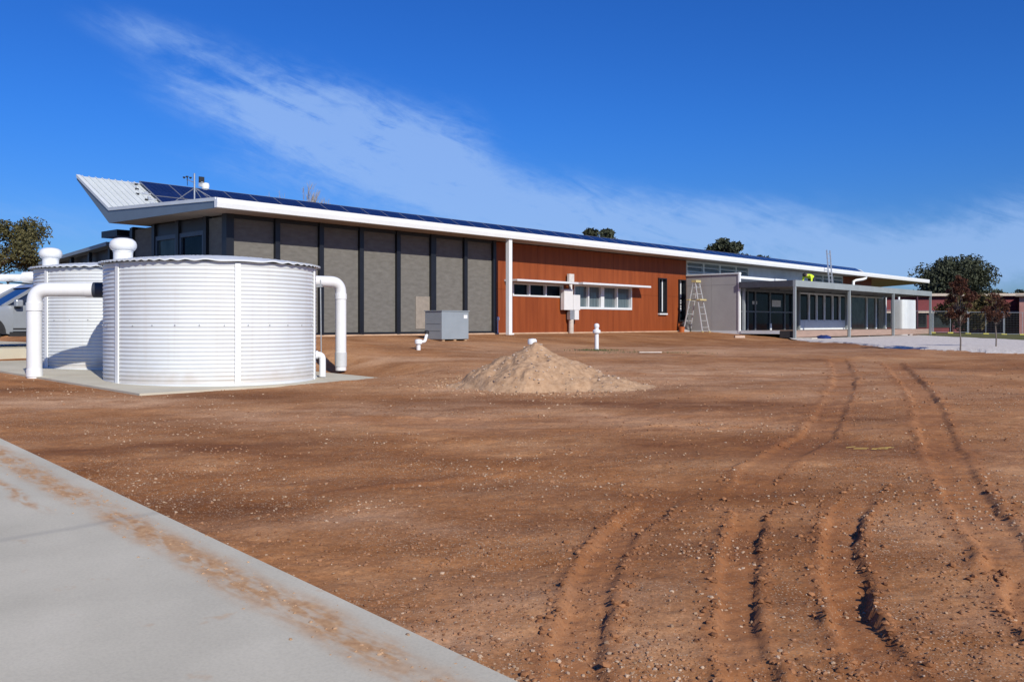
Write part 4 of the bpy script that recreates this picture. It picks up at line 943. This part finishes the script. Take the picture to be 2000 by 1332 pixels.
for k in range(8): MB().tube([(-.22, .015 + .0185 * k, .2 + .245 * k), (.22, .015 + .0185 * k, .2 + .245 * k)], .014, 8).build('rung', M_alu, le, True)

# odds and ends by the ladder, tarp by the deck
def lump(name, u, v, z, sx, sy, sz, m, label, cat, seed):
    x, y = W(u, v); rs_ = random.Random(seed); b = MB(); b.lathe([(.3, 0), (.92, .04), (1, .35), (.86, .75), (.45, .97), (.02, 1.0)], n=18)
    b.v = [(a * sx * (1 + .25 * math.sin(3 * a + 2 * c + seed)), bb_ * sy * (1 + .2 * math.cos(4 * bb_ + seed)), c * sz * (1 + .2 * math.sin(5 * a + seed))) for a, bb_, c in b.v]
    o = b.build(name, m, None, True); o.location = (x, y, z + ZC); o.rotation_euler = (0, 0, rs_.random() * 3); return tag(o, label, cat)
lump('cement_bag', 33.9, 20.35, -.42, .28, .22, .16, mat('grey_bag', (.36, .33, .31), .85), 'grey slumped cement bag on the ground under the slit window by the ladder', 'bag', 2)
lump('plastic_bag', 34.5, 20.6, -.40, .30, .24, .42, mat('dark_bag', (.05, .045, .045), .5), 'dark rubbish bag piled in the corner behind the step ladder', 'bag', 5)
x, y = W(33.5, 20.2); o = MB().lathe([(.10, 0), (.13, .26), (.14, .27), (.13, .28), (.10, .05)], n=18).build('bucket', mat('orange_bucket', (.45, .12, .03), .5), None, True); o.location = (x, y, -.42 + ZC); tag(o, 'small orange bucket by the red wall, left of the ladder', 'bucket')
lump('blue_tarp', 36.55, 15.2, -.71, .55, .28, .20, mat('blue_sheet', (.02, .04, .16), .5), 'crumpled dark blue tarp on the ground at the deck corner', 'tarp', 9)
x, y = W(36.1, 17.6)
o = MB().box(-.5, .25, -.2, .2, 0, .09).build('timber_block', mat('pale_block', (.58, .52, .45), .8), None); xx, yy = W(35.85, 15.45); o.location = (xx, yy, ground_at(xx, yy) + ZC); o.rotation_euler = (0, 0, TH + .1); tag(o, 'pale timber offcut on the ground below the deck post', 'timber')
o = MB().box(-.2, .2, -.1, .1, 0, .10).build('brick_offcut', mat('pale_brick', (.55, .42, .33), .9), None, bevel=.01); xx, yy = W(32.6, 17.0); o.location = (xx, yy, ground_at(xx, yy) + ZC); tag(o, 'single pale block lying on the dirt before the grey wall', 'block')

# white ribbed slim tank at the far end of the deck
x, y = W(55.0, 18.0); st = tag(empty('slimline_tank', (x, y, -.68 + ZC), TH), 'white slim water tank with vertical ribs at the far end of the deck', 'water tank')
pts = []; hw_, hd = 1.15, .42
for k in range(96):
    t = 2 * math.pi * k / 96; c, s = math.cos(t), math.sin(t); e = 2 / 5
    r_ = 1 + .03 * (1 if math.sin(9 * t) > 0 else -1) * 1
    pts.append((hw_ * math.copysign(abs(c) ** e, c) + 0, hd * math.copysign(abs(s) ** e, s) + (.02 if int(k / 4) % 2 else 0) * (1 if s > 0 else -1)))
MB().prism(pts, 'z', 0, 2.02).build('shell', M_tank, st, bevel=.0)
MB().prism([(a * .99, b * .99) for a, b in pts], 'z', 2.021, 2.08).build('top', M_tank, st)
MB().tube(elbow((-.75, 0, 2.0), (-.75, 0, 2.32), (-1.1, .1, 2.32), .09), .055, 14).build('inlet_pipe', M_pvc, st, True)

# ------------------------------------------------------------------ person on the low roof
def person():
    x, y = W(44.6, 19.3); root = tag(empty('person', (x, y, 1.935 + ZC), TH), 'person in a hi-vis yellow shirt kneeling bent over on the low roof', 'person')
    J = {  # local: x = along the body, head towards -x
     'pel': ((.30, 0, .46), .15, 2), 'waist': ((.12, 0, .50), .135, 1), 'chest': ((-.14, 0, .54), .165, 1), 'neckb': ((-.30, 0, .56), .075, 1), 'neck': ((-.38, 0, .57), .06, 3), 'head': ((-.47, 0, .56), .095, 3), 'crown': ((-.57, 0, .53), .085, 3), 'chin': ((-.46, 0, .47), .05, 3)}
    E_ = [('pel', 'waist'), ('waist', 'chest'), ('chest', 'neckb'), ('neckb', 'neck'), ('neck', 'head'), ('head', 'crown'), ('head', 'chin')]
    for s, n in ((-1, 'r'), (1, 'l')):
        J['sh' + n] = ((-.22, s * .19, .53), .075, 1); J['el' + n] = ((-.26, s * .24, .27), .05, 1); J['wr' + n] = ((-.36, s * .20, .05), .034, 3); J['hd' + n] = ((-.42, s * .19, .03), .036, 3)
        J['hip' + n] = ((.32, s * .11, .42), .105, 2); J['kn' + n] = ((.26, s * .13, .07), .068, 2); J['an' + n] = ((.66, s * .13, .07), .045, 2); J['toe' + n] = ((.74, s * .13, .04), .04, 4)
        E_ += [('chest', 'sh' + n), ('sh' + n, 'el' + n), ('el' + n, 'wr' + n), ('wr' + n, 'hd' + n), ('pel', 'hip' + n), ('hip' + n, 'kn' + n), ('kn' + n, 'an' + n), ('an' + n, 'toe' + n)]
        for k in range(5):   # fingers and thumb
            a = (k - 2) * .28; b = (-.42 - .075 * math.cos(a) * (.8 if k in (0, 4) else 1), s * .19 + .05 * math.sin(a) + (k - 2) * .012, .022)
            J[f'f{k}{n}'] = (b, .0095, 3); E_.append(('hd' + n, f'f{k}{n}'))
    keys = list(J); me = bpy.data.meshes.new('body'); me.from_pydata([J[k][0] for k in keys], [(keys.index(a), keys.index(b)) for a, b in E_], [])
    o = bpy.data.objects.new('body', me); COL.objects.link(o); md = o.modifiers.new('s', 'SKIN'); md.use_smooth_shade = True
    for i, k in enumerate(keys): me.skin_vertices[0].data[i].radius = (J[k][1], J[k][1]); me.skin_vertices[0].data[i].use_root = (k == 'pel')
    o.modifiers.new('d', 'SUBSURF').levels = 2; o.modifiers['d'].render_levels = 2
    dg = bpy.context.evaluated_depsgraph_get(); m2 = bpy.data.meshes.new_from_object(o.evaluated_get(dg)); bpy.data.objects.remove(o)
    mats = [mat('skin', (.45, .25, .17), .6), mat('hivis_yellow', (.62, .78, .03), .7), mat('navy_trousers', (.02, .025, .05), .8), MATS.get('skin'), M_blk]
    for q in (mats[0], mats[1], mats[2], mats[4]): m2.materials.append(q)
    P = np.array([J[k][0] for k in keys]); cls = [J[k][2] for k in keys]
    for p in m2.polygons:
        c = cls[int(np.argmin(((P - np.array(p.center)) ** 2).sum(1) / np.array([J[k][1] for k in keys]) ))]; p.material_index = {1: 1, 2: 2, 3: 0, 4: 3}[c]; p.use_smooth = True
    link('body', m2, root)
    MB().lathe([(.10, 0), (.108, .03), (.10, .07), (.06, .105), (.01, .115)], n=18).build('hair', mat('dark_hair', (.015, .012, .01), .7), root, True, loc=(-.545, 0, .555)).rotation_euler = (0, R(-70), 0)
person()

# ------------------------------------------------------------------ vehicles on the driveway
M_sil = mat('silver_paint', (.36, .39, .425), .28, .35, .04, 2); M_tyre = mat('tyre_rubber', (.02, .02, .02), .85); M_rim = mat('dusty_alloy', (.36, .31, .26), .5, .4); M_plw = mat('white_van_paint', (.78, .79, .78), .3, 0, .03, 2); M_trim = mat('black_trim', (.018, .018, .02), .55); M_cg = mat('car_glass', (.012, .02, .045), .05, 0, .2, 2, spec=.35)
def wheel(root, x, y, r, w_):
    o = MB().lathe([(r * .62, -w_ / 2), (r * .92, -w_ / 2), (r, -w_ * .35), (r, w_ * .35), (r * .92, w_ / 2), (r * .62, w_ / 2)], n=32).build('wheel', M_tyre, root, True, loc=(x, y, r)); o.rotation_euler = (R(90), 0, 0)
    MB().lathe([(r * .62, -w_ * .42), (r * .6, -w_ * .30), (r * .2, -w_ * .36), (r * .2, w_ * .36), (r * .6, w_ * .30), (r * .62, w_ * .42)], n=32).build('rim', M_rim, o, True)
    for k in range(6):
        a = k * math.pi / 3; MB().bar((r * .15 * math.cos(a), r * .15 * math.sin(a), 0), (r * .6 * math.cos(a), r * .6 * math.sin(a), 0), w_ * .78, .05).build('spoke', M_rim, o)
def loft(stations, name, m, root, bevel=0):   # stations: (x, half width low, half width high, z low, z mid, z high)
    v = []; f = []
    for (x, wl, wm, wh, zl, zm, zh) in stations:
        v += [(x, -wl, zl), (x, -wm, zm), (x, -wh, zh - .03), (x, -wh + .06, zh), (x, wh - .06, zh), (x, wh, zh - .03), (x, wm, zm), (x, wl, zl)]
    n = len(stations)
    for i in range(n - 1):
        for j in range(8): f.append((i * 8 + j, i * 8 + (j + 1) % 8, (i + 1) * 8 + (j + 1) % 8, (i + 1) * 8 + j))
    f += [tuple(range(7, -1, -1)), tuple(range((n - 1) * 8, n * 8))]
    return MB().add(v, f).build(name, m, root, True)
def suv():
    root = tag(empty('silver_suv', (-14.2, 23.4, -.62 + ZC), R(180 + 50)), 'silver four wheel drive car parked at the left edge behind the pipe', 'car')   # local +x = forward
    st = [(.98, .70, .78, .70, .42, .62, .80), (.86, .80, .86, .80, .36, .66, .92), (.45, .86, .90, .84, .40, .74, 1.02), (-.05, .88, .92, .86, .45, .80, 1.07), (-.55, .88, .93, .88, .34, .82, 1.10), (-1.6, .88, .93, .88, .34, .82, 1.12), (-2.9, .88, .93, .88, .36, .84, 1.14), (-3.55, .86, .90, .86, .45, .86, 1.14), (-3.75, .78, .84, .80, .50, .86, 1.10)]
    loft(st, 'body', M_sil, root)
    # greenhouse
    v = [(-.42, -.80, 1.06), (-1.30, -.68, 1.62), (-3.25, -.66, 1.60), (-3.70, -.78, 1.10), (-.42, .80, 1.06), (-1.30, .68, 1.62), (-3.25, .66, 1.60), (-3.70, .78, 1.10)]
    MB().add(v, [(0, 1, 2, 3), (7, 6, 5, 4), (1, 5, 6, 2), (0, 4, 5, 1), (3, 2, 6, 7), (0, 3, 7, 4)]).build('cabin_glass', M_cg, root)
    MB().add([(-1.22, -.70, 1.60), (-1.22, .70, 1.60), (-3.35, .68, 1.58), (-3.35, -.68, 1.58), (-1.40, -.60, 1.70), (-1.40, .60, 1.70), (-3.20, .58, 1.68), (-3.20, -.58, 1.68)], [(3, 2, 1, 0), (4, 5, 6, 7), (0, 1, 5, 4), (1, 2, 6, 5), (2, 3, 7, 6), (3, 0, 4, 7)]).build('roof', M_sil, root, True)
    for s in (-1, 1):
        MB().bar((-.40, s * .82, 1.07), (-1.28, s * .70, 1.61), .05, .08).build('pillar', M_sil, root)
        MB().bar((-2.15, s * .83, 1.10), (-2.2, s * .70, 1.61), .07, .04).build('pillar', M_sil, root); MB().bar((-3.70, s * .79, 1.10), (-3.27, s * .68, 1.60), .08, .14).build('pillar', M_sil, root)
        for a, b in ((-.62, -2.08), (-2.12, -3.05)):
            d = MB().box(b, a, s * .925, s * .935, .42, 1.06).build('door', M_sil, root); MB().box(b + .12, b + .30, s * .936, s * .965, .90, .93).build('handle', M_trim, d)
            MB().box(b, a, s * .934, s * .945, .46, .50).build('rubbing_strip', M_trim, d)
        MB().box(-3.2, -.55, s * .80, s * .90, .28, .40).build('side_step', M_trim, root)
        mr_ = MB().box(-.80, -.62, s * .96, s * 1.14, 1.06, 1.24).build('wing_mirror', M_sil, root, bevel=.03); MB().box(-.78, -.64, s * .86, s * 1.0, 1.02, 1.06).build('mirror_arm', M_trim, mr_)
        MB().tube([(-1.4, s * .55, 1.74), (-3.2, s * .53, 1.72)], .02, 8).build('roof_rail', M_trim, root)
        MB().box(.78, .93, s * .62, s * .82, .72, .86).build('headlight', mat('lamp_lens', (.6, .62, .64), .1), root, bevel=.03)
        MB().box(-3.78, -3.70, s * .70, s * .84, .85, 1.08).build('tail_light', mat('red_lens', (.3, .01, .01), .2), root)
        for wx in (0.02, -2.78): wheel(root, wx, s * .80, .36, .24)
        for wx in (0.02, -2.78):
            v = []; n_ = 14
            for k in range(n_ + 1):
                a = math.pi * k / n_; v += [(wx + .42 * math.cos(a), s * .938, .36 + .42 * math.sin(a)), (wx + .47 * math.cos(a), s * .942, .36 + .47 * math.sin(a)), (wx + .42 * math.cos(a), s * .80, .36 + .42 * math.sin(a))]
            MB().add(v, [(3 * k, 3 * k + 1, 3 * k + 4, 3 * k + 3) for k in range(n_)] + [(3 * k, 3 * k + 3, 3 * k + 5, 3 * k + 2) for k in range(n_)]).build('wheel_arch', M_trim, root)
            MB().prism([(wx + .43 * math.cos(math.pi * k / 12), .36 + .43 * math.sin(math.pi * k / 12)) for k in range(13)], 'y', s * .939, s * .70).build('arch_liner', M_blk, root)
    MB().box(.93, 1.02, -.78, .78, .40, .62).build('bumper', M_sil, root, bevel=.03); MB().box(.94, .99, -.45, .45, .64, .78).build('grille', M_trim, root)
    MB().box(-3.85, -3.72, -.80, .80, .46, .66).build('bumper', M_trim, root, bevel=.03)
suv()
def van():
    root = tag(empty('white_van', (-22.3, 34.0, -.62 + ZC), R(180)), 'white van with a loaded roof rack behind the silver car', 'van')
    st = [(1.0, .75, .82, .74, .40, .70, .95), (.55, .88, .92, .84, .36, .8, 1.15), (.1, .92, .95, .86, .36, .85, 1.30), (-.7, .92, .95, .76, .36, .95, 2.02), (-1.2, .92, .95, .78, .36, 1.0, 2.10), (-3.8, .92, .95, .80, .36, 1.0, 2.10), (-4.1, .88, .92, .78, .42, 1.0, 2.04)]
    loft(st, 'body', M_plw, root)
    for s in (-1, 1):
        MB().add([(-.25, s * .915, 1.28), (-.72, s * .865, 1.82), (-1.55, s * .875, 1.86), (-1.55, s * .935, 1.26)], [(0, 1, 2, 3)]).build('side_window', M_cg, root)
        for wx in (.2, -3.0): wheel(root, wx, s * .83, .34, .22)
        MB().box(-.55, -.40, s * .98, s * 1.16, 1.22, 1.46).build('wing_mirror', M_trim, root, bevel=.02)
    MB().add([(.02, -.74, 1.34), (.02, .74, 1.34), (-.62, .66, 1.96), (-.62, -.66, 1.96)], [(0, 1, 2, 3)]).build('windscreen', M_cg, root)
    MB().box(.95, 1.05, -.85, .85, .38, .62).build('bumper', M_trim, root, bevel=.03)
    for x in (-1.3, -2.3, -3.4): MB().box(x - .03, x + .03, -.80, .80, 2.16, 2.20).build('rack_bar', M_trim, root)
    for x in (-1.3, -2.3, -3.4):
        for s in (-1, 1): MB().box(x - .03, x + .03, s * .72 - .03, s * .72 + .03, 2.04, 2.16).build('rack_foot', M_trim, root)
    t = tag(empty('pipe_carrier', (0, 0, 0)), 'white capped pipe carrier strapped on the roof rack of the white van', 'pipe carrier')
    MW = Matrix.Translation((-22.3, 34.0, -.62 + ZC)) @ Matrix.Rotation(R(180), 4, 'Z'); t.location = MW @ Vector((-2.2, .4, 2.35)); t.rotation_euler = (0, 0, R(180))
    MB().tube([(-1.85, 0, 0), (1.5, 0, 0)], .14, 20).build('tube', M_pvc, t, True)
    MB().tube([(-2.15, 0, .02), (-2.1, 0, .02), (-1.9, 0, .02), (-1.6, 0, .02)], [.14, .2, .22, .2], 20).build('end_cap', M_pvc, t, True)
van()

# ------------------------------------------------------------------ temporary fence, far buildings
FZ = -.95
M_mesh = mat('fence_mesh_wire', (.10, .10, .10), .6, .4); M_yfoot = mat('yellow_foot_block', (.62, .55, .10), .7)
fx = [(37.0 - 0 + i * 2.42, 72.0 - i * .9) for i in range(-3, 5)]
labs = ['temporary wire fence panel partly behind the far end of the deck', 'temporary wire fence panel just left of the far deck corner', 'temporary wire fence panel just right of the far deck corner', 'temporary wire fence panel left of the nearer red-leaved sapling trunk',
        'temporary wire fence panel behind the nearer red-leaved sapling', 'temporary wire fence panel carrying the orange warning banner', 'temporary wire fence panel at the right edge of the picture']
for i in range(7):
    (x0, y0), (x1, y1) = fx[i], fx[i + 1]; z = ground_at((x0 + x1) / 2, (y0 + y1) / 2)
    root = tag(empty('fence_panel', (x0, y0, z + ZC), math.atan2(y1 - y0, x1 - x0)), labs[i], 'fence', 'temporary fence panels on yellow feet'); ln = math.hypot(x1 - x0, y1 - y0)
    for a in (.04, ln / 2, ln - .04): MB().tube([(a, 0, .05), (a, 0, 1.85)], .028 if a != ln / 2 else .02, 8).build('upright', M_galv, root, True)
    for zz_ in (.15, 1.85): MB().tube([(.04, 0, zz_), (ln - .04, 0, zz_)], .02, 8).build('rail', M_galv, root, True)
    mb = MB()
    for k in range(1, 24): mb.bar((.04 + (ln - .08) * k / 24, 0, .16), (.04 + (ln - .08) * k / 24, 0, 1.84), .008)
    for k in range(1, 9): mb.bar((.05, .006, .15 + 1.7 * k / 9), (ln - .05, .006, .15 + 1.7 * k / 9), .008)
    mb.build('wire_mesh', M_mesh, root)
    for a in (.0, ln / 2): MB().box(a - .2, a + .2, -.14, .14, -.03, .16).build('foot_block', M_yfoot, root, bevel=.02)
x0, y0 = fx[5]; o = MB().box(0, .9, -.03, -.01, 0, .75).build('warning_banner', mat('orange_banner', (.55, .13, .03), .7), None); o.location = (x0 + .5, y0 - .25, ground_at(x0, y0) + 1.05 + ZC); tag(o, 'orange and yellow warning banner hung on the temporary fence', 'banner')
MB().box(.0, .9, -.034, -.031, 0, .28).build('yellow_band', mat('yellow_banner', (.6, .42, .03), .7), o)
# shade cloth strip on the ground right
# maroon school building beyond
sb = tag(empty('maroon_building', (33.0, 92.0, -.95 + ZC), R(-4)), 'low maroon building with flat beige roof edge beyond the fence', 'building')
M_tan = mat('beige_trim', (.50, .42, .34), .8); M_dwin = mat('dark_window', (.012, .015, .018), .1, spec=.8)
MB().box(0, 22.0, 0, 8, 0, 3.75).build('wall', M_red, sb)
MB().box(-.3, 22.3, -.5, 8.3, 3.76, 4.02).build('roof', M_tan, sb)
MB().box(.2, 21.8, -.25, -.003, 2.02, 2.22).build('lintel', M_tan, sb)
for k in range(9):
    o = MB().box(.4 + k * 2.4, 2.5 + k * 2.4, -.08, -.003, .55, 2.0).build('window', M_trim, sb); MB().box(.5 + k * 2.4, 2.4 + k * 2.4, -.10, -.081, .65, 1.9).build('pane', M_dwin, o)
for k in range(5): MB().box(2.55 + k * 4.8, 2.75 + k * 4.8, -.3, -.003, 0, 2.02).build('pier', mat('dark_maroon', (.10, .025, .03), .8), sb)
MB().tube([(8.6, -.4, 0), (8.6, -.4, 3.75)], .10, 10).build('downpipe', mat('dark_maroon2', (.06, .015, .03), .6), sb, True)
pb = tag(empty('pink_brick_building', (48.6, 85.0, -1.0 + ZC), R(-33)), 'pink brick building cut off by the right edge of the picture', 'building')
M_pink = mat('pink_brick', (.50, .25, .22), .85, 0, .1, 3)
MB().box(0, 14, 0, 7, 0, 3.6).build('wall', M_pink, pb)
MB().box(-.3, 14.3, -.4, 7.3, 3.602, 3.80).build('roof', M_tan, pb)
o = MB().box(2, 4, -.08, -.003, 1.0, 2.3).build('window', M_trim, pb); MB().box(2.1, 3.9, -.10, -.081, 1.1, 2.2).build('pane', M_dwin, o)

# ------------------------------------------------------------------ trees
def leaf_mat(name, a, b):
    m = bpy.data.materials.new(name); m.use_nodes = True; t = m.node_tree; bs = t.nodes['Principled BSDF']; bs.inputs['Roughness'].default_value = .75; bs.inputs['Specular IOR Level'].default_value = .25
    g = t.nodes.new('ShaderNodeNewGeometry'); r = t.nodes.new('ShaderNodeValToRGB'); r.color_ramp.elements[0].color = (*a, 1); r.color_ramp.elements[1].color = (*b, 1)
    t.links.new(g.outputs['Random Per Island'], r.inputs['Fac']); t.links.new(r.outputs[0], bs.inputs['Base Color'])
    return m
M_bark = mat('grey_bark', (.16, .13, .11), .9, 0, .3, 8, stretch=(1, 1, .3), bump=.5, bscale=20); M_pale = mat('pale_bark', (.34, .32, .29), .9, 0, .2, 6)
LM = {'gum': leaf_mat('gum_leaves', (.05, .052, .022), (.13, .115, .045)), 'dark': leaf_mat('dark_leaves', (.022, .03, .018), (.075, .085, .05)), 'red': leaf_mat('red_brown_leaves', (.045, .014, .012), (.11, .045, .022)), 'olive': leaf_mat('olive_leaves', (.05, .04, .015), (.12, .09, .03))}
def tree(name, label, x, y, H_, cw, ch, nblob, nleaf, ls, lm, bark, seed, z=None, blob=.28, group=None, trunk_r=None, fill=.9):
    rs_ = np.random.default_rng(seed); z = ground_at(x, y) if z is None else z
    root = tag(empty(name, (x, y, z + ZC)), label, 'tree', group); tr = trunk_r or H_ * .022; cz = H_ - ch / 2
    B = []
    while len(B) < nblob:
        p = rs_.uniform(-1, 1, 3); r_ = np.linalg.norm(p)
        if r_ > 1 or (r_ < .45 and rs_.random() > .3): continue
        B.append(np.array([p[0] * cw / 2 * fill, p[1] * cw / 2 * fill, cz + p[2] * ch / 2 * fill]))
    tb = MB(); fork = max(.3, H_ - ch * 1.0)
    tb.tube([(0, 0, -.15), (.03 * H_ * .2, 0, fork * .5), (0, .02, fork)], [tr * 1.25, tr, tr * .85], 9)
    tb.tube([(0, .02, fork), (.02 * H_ * .3, 0, cz), (0, 0, H_ - ch * .12)], [tr * .85, tr * .5, tr * .12], 8)
    tb.build('trunk', bark, root, True)
    for b in B[:min(26, nblob)]:
        lb_ = MB(); a = np.array([0, 0, fork + (b[2] - fork) * .25]); m_ = (a + b) / 2 + rs_.normal(0, .06 * cw, 3)
        lb_.tube([a, m_, b], [tr * .42, tr * .25, tr * .08], 6); lb_.build('limb', bark, root, True)
    V = []; F = []
    per = nleaf // nblob; Bs = np.array(B); br = cw * blob * .5 * rs_.uniform(.7, 1.25, nblob)
    c = np.repeat(Bs, per, 0); d = rs_.normal(0, 1, (len(c), 3)); d /= np.linalg.norm(d, axis=1)[:, None]; rad = np.repeat(br, per) * rs_.random(len(c)) ** .45
    c = c + d * rad[:, None] * np.array([1, 1, .75]); n = len(c)
    ax = rs_.normal(0, 1, (n, 3)); ax /= np.linalg.norm(ax, axis=1)[:, None]; bx = np.cross(ax, rs_.normal(0, 1, (n, 3))); bx /= np.linalg.norm(bx, axis=1)[:, None]
    s = ls * rs_.uniform(.6, 1.4, n)[:, None]
    q = np.stack([c - ax * s, c + bx * s * .42, c + ax * s, c - bx * s * .42], 1).reshape(-1, 3)
    link('crown', np_mesh('crown', q, np.arange(n * 4).reshape(-1, 4), lm, False), root)
    return root
tree('gum_tree', 'olive green gum tree with open crown behind the parked car at left', -36.5, 62, 8.4, 7.6, 5.2, 34, 17000, .115, LM['gum'], M_bark, 1, z=-.6, blob=.30)
tree('broad_tree', 'broad dark green tree behind the maroon building', 51.5, 103, 8.6, 8.9, 6.6, 40, 22000, .19, LM['dark'], M_bark, 2, z=-.9, blob=.42, fill=.82)
tree('dark_shrub', 'small dark tree beside the right flank of the broad tree', 60.5, 112, 5.6, 5.0, 3.6, 14, 4000, .22, LM['dark'], M_bark, 3, z=-.9, blob=.4)
tree('dark_shrub', 'small dark tree cut off at the right edge of the picture', 67.5, 115, 5.9, 4.5, 4.0, 14, 3500, .22, LM['dark'], M_bark, 4, z=-.9, blob=.4)
tree('dark_shrub', 'small dark tree just past the tip of the white eave', 46.6, 102, 5.4, 4.0, 3.6, 10, 2500, .22, LM['dark'], M_bark, 14, z=-.9, blob=.4)
tree('gum_tree', 'dark gum tree top showing over the middle of the roof', 11.2, 112, 13.0, 5.0, 4.6, 14, 4200, .25, LM['dark'], M_bark, 5, z=-.7, blob=.34)
tree('gum_tree', 'dark gum tree top showing over the roof right of the red wall', 26.0, 108, 10.7, 5.4, 4.2, 15, 4500, .25, LM['dark'], M_bark, 6, z=-.7, blob=.34)
tree('gum_tree', 'low dark gum tree top peeping over the roof towards its far end', 30.6, 112, 9.6, 4.2, 3.2, 10, 2500, .25, LM['dark'], M_bark, 16, z=-.7, blob=.34)
tree('sapling', 'red leaved sapling on a thin trunk, nearer one in the gravel bed', 11.72, 23.2, 2.10, .84, 1.55, 40, 4600, .028, LM['red'], M_bark, 7, blob=.24, trunk_r=.018, group='saplings in the gravel bed', fill=.85)
tree('sapling', 'brown leaved sapling on a thin trunk, farther one in the gravel bed', 13.58, 24.9, 1.62, .92, 1.0, 30, 2900, .028, LM['red'], M_bark, 8, blob=.24, trunk_r=.018, group='saplings in the gravel bed', fill=.85)
tree('shrub_tree', 'olive brown bushy tree behind the fence and saplings', 43.0, 84, 4.0, 5.6, 3.6, 22, 6000, .18, LM['olive'], M_bark, 9, z=-1.0, blob=.36)
def bare(name, label, x, y, H_, seed, sp_):
    rs_ = random.Random(seed); root = tag(empty(name, (x, y, -.8 + ZC)), label, 'tree', 'bare trees behind the roof')
    MB().tube([(0, 0, -.2), (.1, 0, H_ * .35), (0, 0, H_ * .62)], [.22, .17, .12], 8).build('trunk', M_pale, root, True)
    mb = MB()
    def grow(p, d, l, r_, k):
        q = p + d * l; mb.tube([p, (p + q) / 2 + Vector((rs_.uniform(-.1, .1),) * 3) * l * .3, q], [r_, r_ * .8, r_ * .6], 5)
        if k == 0: return
        for _ in range(3):
            nd_ = (d + Vector((rs_.uniform(-1, 1), rs_.uniform(-1, 1), rs_.uniform(-.15, .7))) * sp_).normalized(); grow(q, nd_, l * rs_.uniform(.6, .85), r_ * .6, k - 1)
    for k in range(4): grow(Vector((0, 0, H_ * (.45 + .05 * k))), Vector((rs_.uniform(-.4, .4), rs_.uniform(-.4, .4), 1)).normalized(), H_ * .15, .085, 4)
    mb.build('branches', M_pale, root, True)
bare('bare_tree', 'pale bare tree top standing above the solar panels', -20.6, 86, 13.6, 3, .30)
bare('bare_tree', 'thin bare tree top right beside the taller bare tree', -17.9, 82, 12.2, 8, .2)

sc.render.engine = 'CYCLES'
